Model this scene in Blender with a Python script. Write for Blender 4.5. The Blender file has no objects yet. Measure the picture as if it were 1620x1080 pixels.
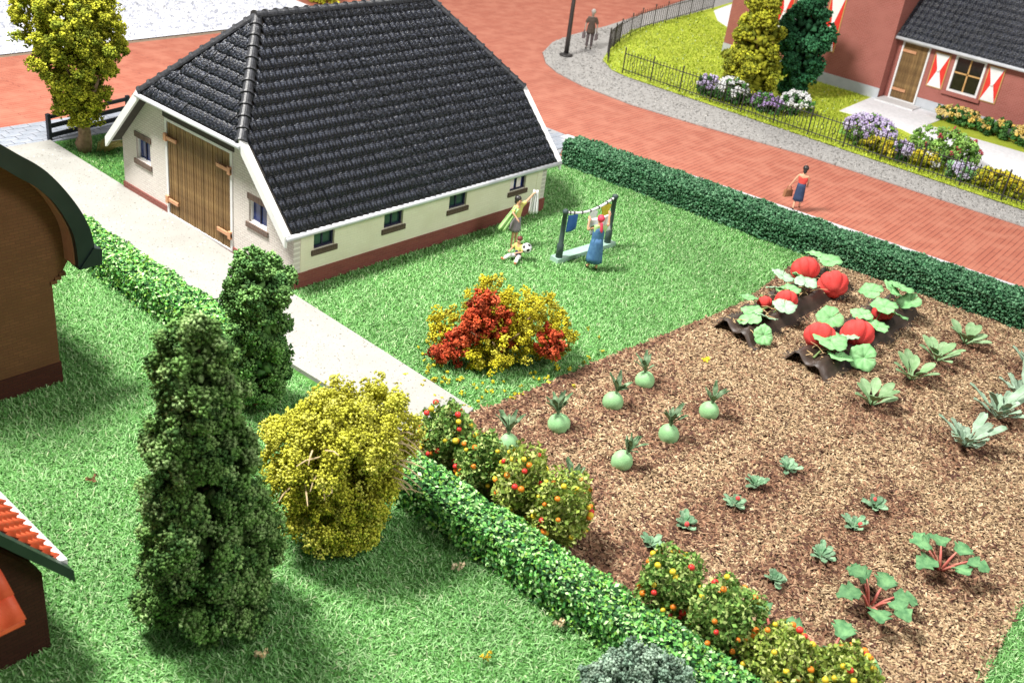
import bpy, math, random
import numpy as np
from mathutils import Vector, Matrix

random.seed(7)
RNG = np.random.default_rng(11)
S = bpy.context.scene
COL = S.collection
PI = math.pi

# ------------------------------------------------------------------ camera
cam_d = bpy.data.cameras.new('camera')
cam = bpy.data.objects.new('camera', cam_d)
COL.objects.link(cam)
_r = Vector((0.66443, -0.73790, 0.11849)); _u = Vector((0.29136, 0.40176, 0.86816)); _f = Vector((0.68822, 0.54231, -0.48193))
CAMPOS = Vector((-15.973, -20.140, 13.120))
m3 = Matrix((_r, _u, -_f)).transposed()
cam.matrix_world = Matrix.Translation(CAMPOS) @ m3.to_4x4()
cam_d.sensor_fit = 'HORIZONTAL'; cam_d.sensor_width = 36.0
cam_d.lens = 37.52
cam_d.clip_start = 0.1; cam_d.clip_end = 400
cam_d.dof.use_dof = True
cam_d.dof.focus_distance = 25.0
cam_d.dof.aperture_fstop = 0.72
S.camera = cam

# ------------------------------------------------------------------ indoor light of the exhibition hall
w = bpy.data.worlds.new('World'); S.world = w; w.use_nodes = True
bg = w.node_tree.nodes['Background']
bg.inputs['Color'].default_value = (1.0, 0.98, 0.95, 1)
bg.inputs['Strength'].default_value = 0.26

def area_light(name, loc, target, size, power, color):
    d = bpy.data.lights.new(name, 'AREA'); d.shape = 'DISK'; d.size = size; d.energy = power; d.color = color
    o = bpy.data.objects.new(name, d); COL.objects.link(o)
    o.location = loc
    o.rotation_euler = (Vector(target) - Vector(loc)).to_track_quat('-Z', 'Y').to_euler()
    return o
area_light('hall_lamp', (-11.0, 7.5, 36.0), (3, -4, 0), 9.0, 34500, (1.0, 0.97, 0.92))
area_light('hall_lamp', (6.0, -36.0, 30.0), (4, -2, 0), 14.0, 8000, (1.0, 0.98, 0.95))
area_light('hall_lamp', (44.0, 24.0, 30.0), (26, 6, 0), 9.0, 8000, (1.0, 0.95, 0.88))

S.view_settings.view_transform = 'Standard'
S.view_settings.look = 'None'
S.view_settings.exposure = 0.30
S.view_settings.gamma = 1.0
S.view_settings.use_curve_mapping = False
S.render.engine = 'CYCLES'
S.cycles.max_bounces = 5
S.cycles.diffuse_bounces = 3

# ------------------------------------------------------------------ helpers
def lin(r, g, b):
    f = lambda c: (c / 255 / 12.92) if c <= 10 else (((c / 255) + 0.055) / 1.055) ** 2.4
    return (f(r), f(g), f(b))

MATS = {}
def mat(name, c1, c2=None, rough=0.7, scale=6.0, bump=0.0, bscale=40.0, rand=0.0, attr=False, spec=0.3, detail=4.0, coord='Object', lo=0.35, hi=0.68):
    """Principled material: two colours mixed by noise, optional bump, per-object brightness and a per-piece colour attribute."""
    if name in MATS: return MATS[name]
    m = bpy.data.materials.new(name); m.use_nodes = True
    nt = m.node_tree; N = nt.nodes; L = nt.links
    b = N['Principled BSDF']
    b.inputs['Roughness'].default_value = rough
    b.inputs['Specular IOR Level'].default_value = spec
    tc = N.new('ShaderNodeTexCoord')
    if attr:
        a = N.new('ShaderNodeAttribute'); a.attribute_name = 'Col'
        out = a.outputs['Color']
    else:
        c2 = c2 or c1
        nz = N.new('ShaderNodeTexNoise'); nz.inputs['Scale'].default_value = scale; nz.inputs['Detail'].default_value = detail
        L.new(tc.outputs[coord], nz.inputs['Vector'])
        rmp = N.new('ShaderNodeValToRGB')
        rmp.color_ramp.elements[0].position = lo; rmp.color_ramp.elements[1].position = hi
        rmp.color_ramp.elements[0].color = (*c1, 1); rmp.color_ramp.elements[1].color = (*c2, 1)
        L.new(nz.outputs['Fac'], rmp.inputs['Fac'])
        out = rmp.outputs['Color']
    if rand > 0:
        oi = N.new('ShaderNodeObjectInfo')
        mr = N.new('ShaderNodeMapRange'); mr.inputs['To Min'].default_value = 1 - rand; mr.inputs['To Max'].default_value = 1 + rand
        L.new(oi.outputs['Random'], mr.inputs['Value'])
        hv = N.new('ShaderNodeHueSaturation'); L.new(mr.outputs['Result'], hv.inputs['Value']); L.new(out, hv.inputs['Color'])
        out = hv.outputs['Color']
    L.new(out, b.inputs['Base Color'])
    if bump > 0:
        n2 = N.new('ShaderNodeTexNoise'); n2.inputs['Scale'].default_value = bscale; n2.inputs['Detail'].default_value = 5
        L.new(tc.outputs[coord], n2.inputs['Vector'])
        bp = N.new('ShaderNodeBump'); bp.inputs['Strength'].default_value = bump; bp.inputs['Distance'].default_value = 0.03
        L.new(n2.outputs['Fac'], bp.inputs['Height']); L.new(bp.outputs['Normal'], b.inputs['Normal'])
    MATS[name] = m
    return m

def brick_mat(name, c1, c2, cm, axis, bw, bh, mortar=0.012, rough=0.8, bump=0.35, stain=None, rot=0.0):
    """Small-brick surface, too fine to pick apart; axis = which object axes carry (u, v)."""
    if name in MATS: return MATS[name]
    m = bpy.data.materials.new(name); m.use_nodes = True
    nt = m.node_tree; N = nt.nodes; L = nt.links
    b = N['Principled BSDF']; b.inputs['Roughness'].default_value = rough; b.inputs['Specular IOR Level'].default_value = 0.2
    tc = N.new('ShaderNodeTexCoord'); sx = N.new('ShaderNodeSeparateXYZ'); cx = N.new('ShaderNodeCombineXYZ')
    L.new(tc.outputs['Object'], sx.inputs[0])
    L.new(sx.outputs[axis[0]], cx.inputs[0]); L.new(sx.outputs[axis[1]], cx.inputs[1])
    mp = N.new('ShaderNodeMapping'); mp.inputs['Rotation'].default_value = (0, 0, rot); L.new(cx.outputs[0], mp.inputs['Vector'])
    bt = N.new('ShaderNodeTexBrick')
    bt.inputs['Scale'].default_value = 1.0; bt.inputs['Brick Width'].default_value = bw; bt.inputs['Row Height'].default_value = bh
    bt.inputs['Mortar Size'].default_value = mortar; bt.inputs['Mortar Smooth'].default_value = 0.3
    bt.inputs['Color1'].default_value = (*c1, 1); bt.inputs['Color2'].default_value = (*c2, 1); bt.inputs['Mortar'].default_value = (*cm, 1)
    L.new(mp.outputs[0], bt.inputs['Vector'])
    out = bt.outputs['Color']
    nz = N.new('ShaderNodeTexNoise'); nz.inputs['Scale'].default_value = 1.3; nz.inputs['Detail'].default_value = 6
    L.new(tc.outputs['Object'], nz.inputs['Vector'])
    if stain:
        rp = N.new('ShaderNodeValToRGB'); rp.color_ramp.elements[0].position = 0.42; rp.color_ramp.elements[1].position = 0.66
        rp.color_ramp.elements[0].color = (0, 0, 0, 1); rp.color_ramp.elements[1].color = (0.75, 0.75, 0.75, 1)
        L.new(nz.outputs['Fac'], rp.inputs['Fac'])
        mx = N.new('ShaderNodeMixRGB'); mx.inputs['Color2'].default_value = (*stain, 1)
        L.new(rp.outputs['Color'], mx.inputs['Fac']); L.new(out, mx.inputs['Color1']); out = mx.outputs['Color']
    L.new(out, b.inputs['Base Color'])
    n3 = N.new('ShaderNodeTexNoise'); n3.inputs['Scale'].default_value = 30; L.new(tc.outputs['Object'], n3.inputs['Vector'])
    ad = N.new('ShaderNodeMath'); ad.operation = 'MULTIPLY_ADD'; ad.inputs[1].default_value = 0.35
    iv = N.new('ShaderNodeMath'); iv.operation = 'SUBTRACT'; iv.inputs[0].default_value = 1.0
    L.new(bt.outputs['Fac'], iv.inputs[1]); L.new(n3.outputs['Fac'], ad.inputs[0]); L.new(iv.outputs[0], ad.inputs[2])
    bp = N.new('ShaderNodeBump'); bp.inputs['Strength'].default_value = bump; bp.inputs['Distance'].default_value = 0.02
    L.new(ad.outputs[0], bp.inputs['Height']); L.new(bp.outputs['Normal'], b.inputs['Normal'])
    MATS[name] = m
    return m

def tag(o, label=None, cat=None, group=None, kind=None):
    if label: o['label'] = label
    if cat: o['category'] = cat
    if group: o['group'] = group
    if kind: o['kind'] = kind
    return o

def empty(name, loc, label=None, cat=None, group=None, rz=0.0):
    o = bpy.data.objects.new(name, None); COL.objects.link(o)
    o.empty_display_size = 0.2
    o.location = loc; o.rotation_euler = (0, 0, rz)
    return tag(o, label, cat, group)

def link(name, me, m, parent=None):
    o = bpy.data.objects.new(name, me); COL.objects.link(o)
    if m and not me.materials: me.materials.append(m)
    if parent: o.parent = parent
    return o

class MB:
    def __init__(s): s.v = []; s.f = []
    def add(s, vs, fs):
        n = len(s.v); s.v += [tuple(p) for p in vs]; s.f += [tuple(i + n for i in f) for f in fs]; return s
    def box(s, x0, x1, y0, y1, z0, z1):
        return s.add([(x0, y0, z0), (x1, y0, z0), (x1, y1, z0), (x0, y1, z0), (x0, y0, z1), (x1, y0, z1), (x1, y1, z1), (x0, y1, z1)],
                     [(0, 3, 2, 1), (4, 5, 6, 7), (0, 1, 5, 4), (1, 2, 6, 5), (2, 3, 7, 6), (3, 0, 4, 7)])
    def prism(s, poly, vec):
        """closed polygon (list of 3D points, planar) extruded by vec"""
        n = len(poly); vec = Vector(vec)
        a = [Vector(p) for p in poly]
        return s.add(a + [p + vec for p in a], [tuple(range(n - 1, -1, -1)), tuple(range(n, 2 * n))] + [(i, (i + 1) % n, n + (i + 1) % n, n + i) for i in range(n)])
    def tube(s, pts, rad, seg=8, cap=True):
        pts = [Vector(p) for p in pts]; n = len(pts)
        if not isinstance(rad, (list, tuple)): rad = [rad] * n
        base = len(s.v); up = Vector((0, 0, 1))
        t0 = (pts[1] - pts[0]).normalized()
        a = t0.cross(up if abs(t0.z) < 0.9 else Vector((1, 0, 0))).normalized()
        for i, p in enumerate(pts):
            t = (pts[min(i + 1, n - 1)] - pts[max(i - 1, 0)]).normalized()
            a = (a - t * a.dot(t)).normalized(); b = t.cross(a)
            for k in range(seg):
                th = 2 * PI * k / seg
                s.v.append(tuple(p + (a * math.cos(th) + b * math.sin(th)) * rad[i]))
        for i in range(n - 1):
            for k in range(seg):
                q = (k + 1) % seg
                s.f.append((base + i * seg + k, base + i * seg + q, base + (i + 1) * seg + q, base + (i + 1) * seg + k))
        if cap:
            s.f.append(tuple(base + k for k in range(seg - 1, -1, -1))); s.f.append(tuple(base + (n - 1) * seg + k for k in range(seg)))
        return s
    def lathe(s, prof, c=(0, 0, 0), seg=16, sx=1.0, sy=1.0, rib=None):
        base = len(s.v); n = len(prof)
        for (r, z) in prof:
            for k in range(seg):
                th = 2 * PI * k / seg; rr = r * (rib(th) if rib else 1)
                s.v.append((c[0] + rr * sx * math.cos(th), c[1] + rr * sy * math.sin(th), c[2] + z))
        for i in range(n - 1):
            for k in range(seg):
                q = (k + 1) % seg
                s.f.append((base + i * seg + k, base + i * seg + q, base + (i + 1) * seg + q, base + (i + 1) * seg + k))
        s.f.append(tuple(base + k for k in range(seg - 1, -1, -1))); s.f.append(tuple(base + (n - 1) * seg + k for k in range(seg)))
        return s
    def sphere(s, c, r, seg=12, rings=8, sq=(1, 1, 1), rib=None):
        pr = [(max(1e-4, r * math.sin(PI * i / rings)), -r * math.cos(PI * i / rings)) for i in range(rings + 1)]
        b = len(s.v); s.lathe(pr, (0, 0, 0), seg, rib=rib)
        for i in range(b, len(s.v)):
            x, y, z = s.v[i]; s.v[i] = (c[0] + x * sq[0], c[1] + y * sq[1], c[2] + z * sq[2])
        return s
    def sheet(s, grid, th=0.012):
        """grid[i][j] of points -> two-sided sheet with real thickness"""
        R, C = len(grid), len(grid[0]); g = [[Vector(p) for p in row] for row in grid]
        base = len(s.v); back = []
        for i in range(R):
            for j in range(C):
                du = g[min(i + 1, R - 1)][j] - g[max(i - 1, 0)][j]; dv = g[i][min(j + 1, C - 1)] - g[i][max(j - 1, 0)]
                nn = du.cross(dv); nn = nn.normalized() if nn.length > 1e-9 else Vector((0, 0, 1))
                s.v.append(tuple(g[i][j] + nn * th / 2)); back.append(tuple(g[i][j] - nn * th / 2))
        o2 = len(s.v); s.v += back
        for i in range(R - 1):
            for j in range(C - 1):
                a = i * C + j
                s.f.append((base + a, base + a + C, base + a + C + 1, base + a + 1)); s.f.append((o2 + a, o2 + a + 1, o2 + a + C + 1, o2 + a + C))
        rim = [j for j in range(C)] + [i * C + C - 1 for i in range(1, R)] + [(R - 1) * C + j for j in range(C - 2, -1, -1)] + [i * C for i in range(R - 2, 0, -1)]
        for k in range(len(rim)):
            a, b = rim[k], rim[(k + 1) % len(rim)]
            s.f.append((base + a, base + b, o2 + b, o2 + a))
        return s
    def mesh(s, name, smooth=False):
        me = bpy.data.meshes.new(name); me.from_pydata(s.v, [], s.f); me.update()
        if smooth: me.shade_smooth()
        return me
    def build(s, name, m, parent=None, smooth=False):
        return link(name, s.mesh(name, smooth), m, parent)

def np_mesh(name, V, F, C=None, smooth=False):
    """V (n,3), F (m,k) with constant k, C (n,3) colour per vertex"""
    me = bpy.data.meshes.new(name)
    nf, k = F.shape
    me.vertices.add(len(V)); me.vertices.foreach_set('co', np.ascontiguousarray(V, dtype=np.float32).ravel())
    me.loops.add(nf * k); me.loops.foreach_set('vertex_index', np.ascontiguousarray(F, dtype=np.int32).ravel())
    me.polygons.add(nf); me.polygons.foreach_set('loop_start', np.arange(0, nf * k, k, dtype=np.int32))
    if C is not None:
        at = me.color_attributes.new('Col', 'FLOAT_COLOR', 'POINT')
        c4 = np.ones((len(V), 4), dtype=np.float32); c4[:, :3] = C
        at.data.foreach_set('color', c4.ravel())
    me.update(calc_edges=True)
    if smooth: me.shade_smooth()
    return me

def rand_rot(n):
    q = RNG.normal(size=(n, 4)); q /= np.linalg.norm(q, axis=1)[:, None]
    a, b, c, d = q.T
    return np.stack([np.stack([1 - 2 * (c * c + d * d), 2 * (b * c - a * d), 2 * (b * d + a * c)], -1),
                     np.stack([2 * (b * c + a * d), 1 - 2 * (b * b + d * d), 2 * (c * d - a * b)], -1),
                     np.stack([2 * (b * d - a * c), 2 * (c * d + a * b), 1 - 2 * (b * b + c * c)], -1)], 1)

CRUMB = (np.array([(0.62, 0.1, -0.25), (-0.45, 0.5, -0.3), (-0.25, -0.6, -0.2), (0.1, 0.02, 0.6)]), np.array([(0, 2, 1), (0, 1, 3), (1, 2, 3), (2, 0, 3)]))
LEAF = (np.array([(0, -0.5, 0), (0.3, 0.02, 0.1), (0, 0.5, 0.02), (-0.3, 0.02, 0.1)]), np.array([(0, 1, 2), (0, 2, 3)]))
CHIP = (np.array([(-0.5, -0.2, 0), (0.45, -0.24, 0.05), (0.5, 0.1, 0.0), (-0.42, 0.22, 0.06), (0.02, -0.02, 0.17)]), np.array([(0, 1, 4), (1, 2, 4), (2, 3, 4), (3, 0, 4)]))

def soup(P, size, cols, tpl=CRUMB, R=None, squash=None):
    """many copies of a small template -> V, F, C arrays"""
    T, F = tpl; n = len(P); k = len(T)
    if R is None: R = rand_rot(n)
    TT = T[None] * (squash[:, None, :] if squash is not None else 1.0)
    V = P[:, None, :] + size[:, None, None] * np.einsum('nij,nkj->nki', R, np.broadcast_to(TT, (n, k, 3)))
    FF = (F[None] + (np.arange(n) * k)[:, None, None]).reshape(-1, F.shape[1])
    return V.reshape(-1, 3), FF, np.repeat(cols, k, axis=0)

def join_soups(parts):
    Vs, Fs, Cs, o = [], [], [], 0
    for V, F, C in parts:
        Vs.append(V); Fs.append(F + o); Cs.append(C); o += len(V)
    return np.concatenate(Vs), np.concatenate(Fs), np.concatenate(Cs)

def pick_cols(n, palette, var=0.18):
    pal = np.array(palette); idx = RNG.integers(0, len(pal), n)
    return np.clip(pal[idx] * (1 + RNG.normal(0, var, (n, 1))), 0.002, 1)

def unit(n):
    d = RNG.normal(size=(n, 3)); return d / np.linalg.norm(d, axis=1)[:, None]

def clumps(centers, rc, per, csize, palette, tpl=CRUMB, pvar=0.15, shell=0.55, cvar=0.2, flat=1.0):
    """foam-like foliage: each centre becomes a ball of crumbs with its own tone"""
    n = len(centers); N = n * per
    tone = np.repeat(pick_cols(n, palette, cvar), per, axis=0)
    rr = np.repeat(rc if np.ndim(rc) else np.full(n, rc), per) * (shell + (1.1 - shell) * RNG.random(N))
    d = unit(N); d[:, 2] *= flat
    P = np.repeat(centers, per, axis=0) + d * rr[:, None]
    sz = csize * (0.6 + 0.8 * RNG.random(N))
    return soup(P, sz, np.clip(tone * (1 + RNG.normal(0, pvar, (N, 1))), 0.002, 1), tpl)

def wob(x, y, s=1.0):
    return (np.sin(1.3 * s * x + 0.7) * np.cos(1.1 * s * y - 0.4) + 0.6 * np.sin(2.9 * s * x - 1.7 * s * y + 2.0) + 0.4 * np.sin(5.3 * s * y + 3.1 * s * x) + 0.3 * np.cos(7.9 * s * x - 6.1 * s * y)) / 2.3

def in_poly(x, y, poly):
    ins = np.zeros(len(x), bool); n = len(poly); j = n - 1
    for i in range(n):
        xi, yi = poly[i]; xj, yj = poly[j]
        c = ((yi > y) != (yj > y)) & (x < (xj - xi) * (y - yi) / (yj - yi + 1e-12) + xi)
        ins ^= c; j = i
    return ins

def scatter(poly, dens):
    xs = [p[0] for p in poly]; ys = [p[1] for p in poly]
    n = int((max(xs) - min(xs)) * (max(ys) - min(ys)) * dens)
    x = RNG.uniform(min(xs), max(xs), n); y = RNG.uniform(min(ys), max(ys), n)
    k = in_poly(x, y, poly)
    return x[k], y[k]

def flat_sheet(name, poly, z, m, kind='structure', depth=0.0):
    b = MB()
    if depth > 0: b.prism([(x, y, z - depth) for x, y in poly], (0, 0, depth))
    else: b.add([(x, y, z) for x, y in poly], [tuple(range(len(poly)))])
    o = b.build(name, m); o['kind'] = kind
    return o

ORD = ['first', 'second', 'third', 'fourth', 'fifth', 'sixth', 'seventh', 'eighth']

# ================================================================== the setting
M_ground = mat('board_brown', lin(120, 105, 90), lin(140, 122, 105), 0.9)
flat_sheet('ground', [(-60, -60), (110, -60), (110, 110), (-60, 110)], -0.10, M_ground)
M_road = brick_mat('red_road_pavers', (0.43, 0.145, 0.095), (0.385, 0.125, 0.082), (0.21, 0.065, 0.05), (0, 1), 3.2, 0.19, 0.016, 0.75, 0.5, stain=(0.47, 0.185, 0.125), rot=-0.06)
flat_sheet('road', [(-60, -60), (110, -60), (110, 80), (24, 80), (21, 22.9), (-60, 22.3)], -0.06, M_road)
M_whiteg = mat('white_gravel', (0.80, 0.81, 0.86), (0.62, 0.64, 0.72), 0.9, scale=3.5, bump=0.6, bscale=9)
flat_sheet('gravel_square', [(-60, 22.25), (14.6, 23.3), (21, 22.9), (25, 80), (-60, 80)], -0.05, M_whiteg)
x, y = scatter([(-14, 22.5), (14, 23.5), (20, 23.3), (21, 36), (-14, 36)], 26)
P = np.stack([x, y, np.full(len(x), -0.04)], 1)
V, F, C = soup(P, 0.08 + 0.14 * RNG.random(len(x)), pick_cols(len(x), [(0.85, 0.85, 0.88), (0.7, 0.72, 0.78), (0.45, 0.47, 0.55)], 0.1), CRUMB)
tag(link('gravel', np_mesh('gravel', V, F, C), mat('gravel_grain', None, attr=True, rough=0.9)), 'white gravel strewn over the square at the top left', 'gravel', kind='stuff')

# grey pavement round the far garden
M_pave = mat('grey_grit', (0.31, 0.30, 0.29), (0.41, 0.40, 0.39), 0.9, scale=5, bump=0.8, bscale=28, detail=8)
gp = flat_sheet('pavement', [(25.6, -30), (25.2, -11), (24.9, -5.5), (24.7, -2.0), (23.8, 2.84), (23.4, 5.95), (23.6, 9), (24.2, 11), (25.0, 12.4), (26.4, 13.8), (28.6, 15.0), (31, 15.65), (34.8, 16.2), (38, 16.9), (70, 24), (90, 24), (90, -30)], -0.005, M_pave, depth=0.05)
x, y = scatter([(25.6, -13), (25.2, -11), (24.9, -5.5), (24.7, -2.0), (23.8, 2.84), (23.4, 5.95), (23.6, 9), (24.2, 11), (25.0, 12.4), (26.4, 13.8), (28.6, 15.0), (31, 15.65), (34.8, 16.2), (34.8, 15.3), (31, 13.9), (27, 10), (26.9, -13)], 45)
P = np.stack([x, y, np.full(len(x), 0.0)], 1)
V, F, C = soup(P, RNG.uniform(0.04, 0.11, len(x)), pick_cols(len(x), [(0.34, 0.33, 0.32), (0.40, 0.39, 0.38), (0.46, 0.44, 0.42), (0.24, 0.23, 0.22)], 0.12), CRUMB)
tag(link('grit', np_mesh('grit', V, F, C), mat('gravel_grain', None, attr=True, rough=0.9)), 'grey grit strewn over the pavement round the far garden', 'grit', kind='stuff')
M_glawn = mat('yellow_green_lawn', (0.38, 0.47, 0.035), (0.50, 0.57, 0.065), 0.9, scale=2.2, bump=0.9, bscale=26, detail=8)
garden_poly = [(27.0, -30), (26.9, 8.9), (27.2, 10.0), (28.3, 11.4), (32, 13.5), (35.6, 14.9), (45, 16.3), (80, 22), (80, -30)]
flat_sheet('garden_lawn', garden_poly, 0.03, M_glawn)
M_path = mat('white_grit_path', (0.74, 0.75, 0.78), (0.86, 0.86, 0.90), 0.9, scale=7, bump=0.5, bscale=30)
flat_sheet('garden_path', [(32.4, 0.25), (37.2, 0.6), (37.2, -3.2), (34.6, -3.2), (35.0, -8.6), (34.9, -20), (29.3, -20), (29.6, -9.2), (30.9, -6.2), (32.6, -2.8)], 0.06, M_path, depth=0.03)
flat_sheet('garden_path', [(41.5, 11.3), (44, 11.0), (49, 14.6), (60, 17.8), (60, 19), (46, 16.0), (43.6, 14.2)], 0.06, M_path, depth=0.03)

# pale slab paving behind and beside the farmhouse: each slab is a piece
M_slabbase = mat('slab_joint', (0.30, 0.31, 0.33), (0.36, 0.37, 0.39), 0.95)
pav = flat_sheet('paved_strip', [(-9, 12.95), (11.2, 12.95), (11.2, 2.75), (14.2, 2.75), (17.25, 4.6), (17.25, 15.0), (-9, 15.0)], -0.03, M_slabbase)
M_slab = mat('pale_slab', (0.25, 0.28, 0.33), (0.33, 0.35, 0.40), 0.85, scale=4, bump=0.25, bscale=30, rand=0.08)
sl = MB().box(-0.285, 0.285, -0.155, 0.155, 0.0, 0.035); slab_me = sl.mesh('slab')
slab_poly = [(-9, 12.95), (11.2, 12.95), (11.2, 2.75), (14.2, 2.75), (17.25, 4.6), (17.25, 15.0), (-9, 15.0)]
cands = []
for i in range(46):
    for j in range(40):
        cx, cy = -9 + 0.6 * i + (0.3 if j % 2 else 0), 2.9 + 0.33 * j
        seen = (cx < 4.2 and cx > -2.5 and cy > 13.0) or (cx > 12.6 and cy < 7.5)
        if seen and in_poly(np.array([cx - 0.28, cx + 0.28]), np.array([cy - 0.15, cy + 0.15]), slab_poly).all(): cands.append((cx, cy))
for (cx, cy) in cands[:300]:
    o = link('paving_slab', slab_me, M_slab, pav); o.location = (cx, cy, -0.03 + random.uniform(-0.004, 0.004)); o.rotation_euler = (0, 0, random.uniform(-0.01, 0.01))
# pale kerb strip between the clipped hedge and the road
M_kerb = mat('pale_kerb', (0.46, 0.46, 0.48), (0.55, 0.55, 0.57), 0.85, bump=0.3, scale=3)
kb = flat_sheet('kerb', [(16.2, 4.7), (17.3, 4.7), (17.75, 1.8), (18.4, -4.8), (19.2, -13), (20.2, -26), (18.6, -26), (17.2, -13), (16.4, -4.8), (16.0, 1.8)], 0.0, M_kerb, depth=0.05)

# lawns
M_turf = mat('turf_base', (0.05, 0.15, 0.025), (0.085, 0.22, 0.045), 0.95, scale=3, bump=0.6, bscale=30, detail=7)
left_lawn = [(-24, -30), (-3.1, -30), (-3.1, -7.0), (-2.35, -7.0), (-2.4, 9), (-2.1, 12.9), (-24, 12.9)]
front_lawn = [(-0.45, -7.15), (0.4, -7.3), (4.0, -7.5), (7.9, -7.85), (10.1, -7.95), (13.2, -7.6), (16.2, -7.4), (16.1, 0), (16.0, 3.4), (14.2, 2.72), (10.0, 2.72), (10.0, 0.1), (-0.3, 0.1)]
back_lawn = [(-0.02, 8.0), (10.4, 8.0), (10.4, 12.9), (0.1, 12.9)]
corner_lawn = [(-0.6, -18.7), (0.6, -18.4), (2.0, -18.3), (4.5, -18.2), (9, -18.2), (9, -26), (-0.6, -26)]
for pl in (left_lawn, front_lawn, back_lawn, corner_lawn):
    flat_sheet('lawn', pl, 0.0 if pl is not corner_lawn else 0.02, M_turf)

def grass(poly, dens, label, zb=0.0, lmin=0.07, lmax=0.185, pal=None, avoid=None, width=0.009):
    x, y = scatter(poly, dens)
    if avoid is not None:
        k = ~in_poly(x, y, avoid); x, y = x[k], y[k]
    n = len(x)
    L = RNG.uniform(lmin, lmax, n) * (1 + 0.15 * wob(x, y, 0.9)); az = RNG.uniform(0, 2 * PI, n)
    tilt = np.radians(np.clip(RNG.normal(52, 20, n), 5, 86))
    az = az + 0.8 * wob(x, y, 0.6)
    d = np.stack([np.cos(az) * np.sin(tilt), np.sin(az) * np.sin(tilt), np.cos(tilt)], 1)
    sd = np.stack([-np.sin(az), np.cos(az), np.zeros(n)], 1)
    B = np.stack([x, y, np.full(n, zb)], 1)
    w = width * RNG.uniform(0.7, 1.4, n)
    mid = B + d * (L * 0.55)[:, None]
    tip = B + d * (L * 0.8)[:, None] * np.array([1.2, 1.2, 0.9])
    V = np.stack([B - sd * w[:, None], B + sd * w[:, None], mid + sd * (w * 0.8)[:, None], mid - sd * (w * 0.8)[:, None], tip], 1).reshape(-1, 3)
    o = (np.arange(n) * 5)[:, None]
    F = np.concatenate([o + [0, 1, 2], o + [0, 2, 3], o + [3, 2, 4]])
    pal = pal or [(0.13, 0.335, 0.085), (0.175, 0.41, 0.12), (0.23, 0.47, 0.16), (0.09, 0.265, 0.06), (0.34, 0.55, 0.25)]
    c = pick_cols(n, pal, 0.12) * (1 + 0.16 * wob(x, y, 0.5))[:, None]
    pale = RNG.random(n) < 0.03; c[pale] = (0.50, 0.60, 0.34)
    o = link('grass', np_mesh('grass', V, F, np.repeat(np.clip(c, 0, 1), 5, axis=0)), mat('grass_fibre', None, attr=True, rough=0.65, spec=0.25))
    return tag(o, label, 'grass', kind='stuff')
grass([(-14, 12.5), (-2.55, 12.5), (-2.6, -7), (-3.9, -7.3), (-3.9, -17), (-8.5, -17), (-14, -9)], 950, 'short mid green grass on the lawn left of the driveway and hedge')
grass([p for p in front_lawn], 950, 'short bright green grass on the lawn between farmhouse and vegetable patch', avoid=[(-1, 0.0), (10.2, 0.0), (10.2, 3), (-1, 3)])
grass([(0.05, 8.3), (4.4, 8.3), (4.4, 12.8), (0.2, 12.8)], 600, 'dark green grass behind the farmhouse round the foot of the tree', pal=[(0.07, 0.22, 0.05), (0.10, 0.28, 0.06), (0.05, 0.17, 0.04), (0.16, 0.34, 0.08)])
grass([(-0.4, -18.65), (0.6, -18.35), (2.0, -18.25), (4.8, -18.15), (4.8, -21), (-0.4, -21)], 800, 'grass in the bottom right corner beyond the soil', zb=0.02)
grass([(26.9, -12), (26.9, 8.9), (27.2, 10.0), (28.3, 11.4), (32, 13.5), (35.6, 14.9), (45, 16.3), (41, 11), (36.5, 7), (36.5, 0.7), (32.2, 0.4), (32.2, -2.5), (29.4, -9), (29, -12)], 150, 'yellow green grass of the fenced garden', zb=0.03, lmin=0.08, lmax=0.2,
      pal=[(0.40, 0.50, 0.04), (0.50, 0.58, 0.07), (0.33, 0.43, 0.03)], width=0.02)

# vegetable patch: soil sheet with chips
soil_poly = [(-3.25, -7.6), (-2.2, -7.15), (-0.5, -7.1), (0.4, -7.25), (4.0, -7.45), (7.9, -7.8), (10.1, -7.9), (13.2, -7.55), (16.2, -7.3), (17.2, -13), (17.6, -18.2), (9, -18.2), (4.5, -18.25), (2.0, -18.35), (0.6, -18.5), (-3.25, -18.85)]
gx = np.linspace(-3.3, 17.6, 150); gy = np.linspace(-18.9, -7.0, 90)
X, Y = np.meshgrid(gx, gy); Z = 0.035 + 0.02 * wob(X, Y, 1.7)
ins = in_poly(X.ravel(), Y.ravel(), soil_poly)
V = np.stack([X.ravel(), Y.ravel(), np.where(ins, Z.ravel(), -0.02)], 1)
ii = np.arange(150 * 90).reshape(90, 150)
F = np.stack([ii[:-1, :-1], ii[:-1, 1:], ii[1:, 1:], ii[1:, :-1]], -1).reshape(-1, 4)
M_soil = mat('soil_brown', (0.06, 0.032, 0.02), (0.15, 0.085, 0.05), 0.95, scale=8, bump=1.0, bscale=30, detail=8)
soil = link('soil', np_mesh('soil', V, F, smooth=True), M_soil); soil['kind'] = 'structure'

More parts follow.
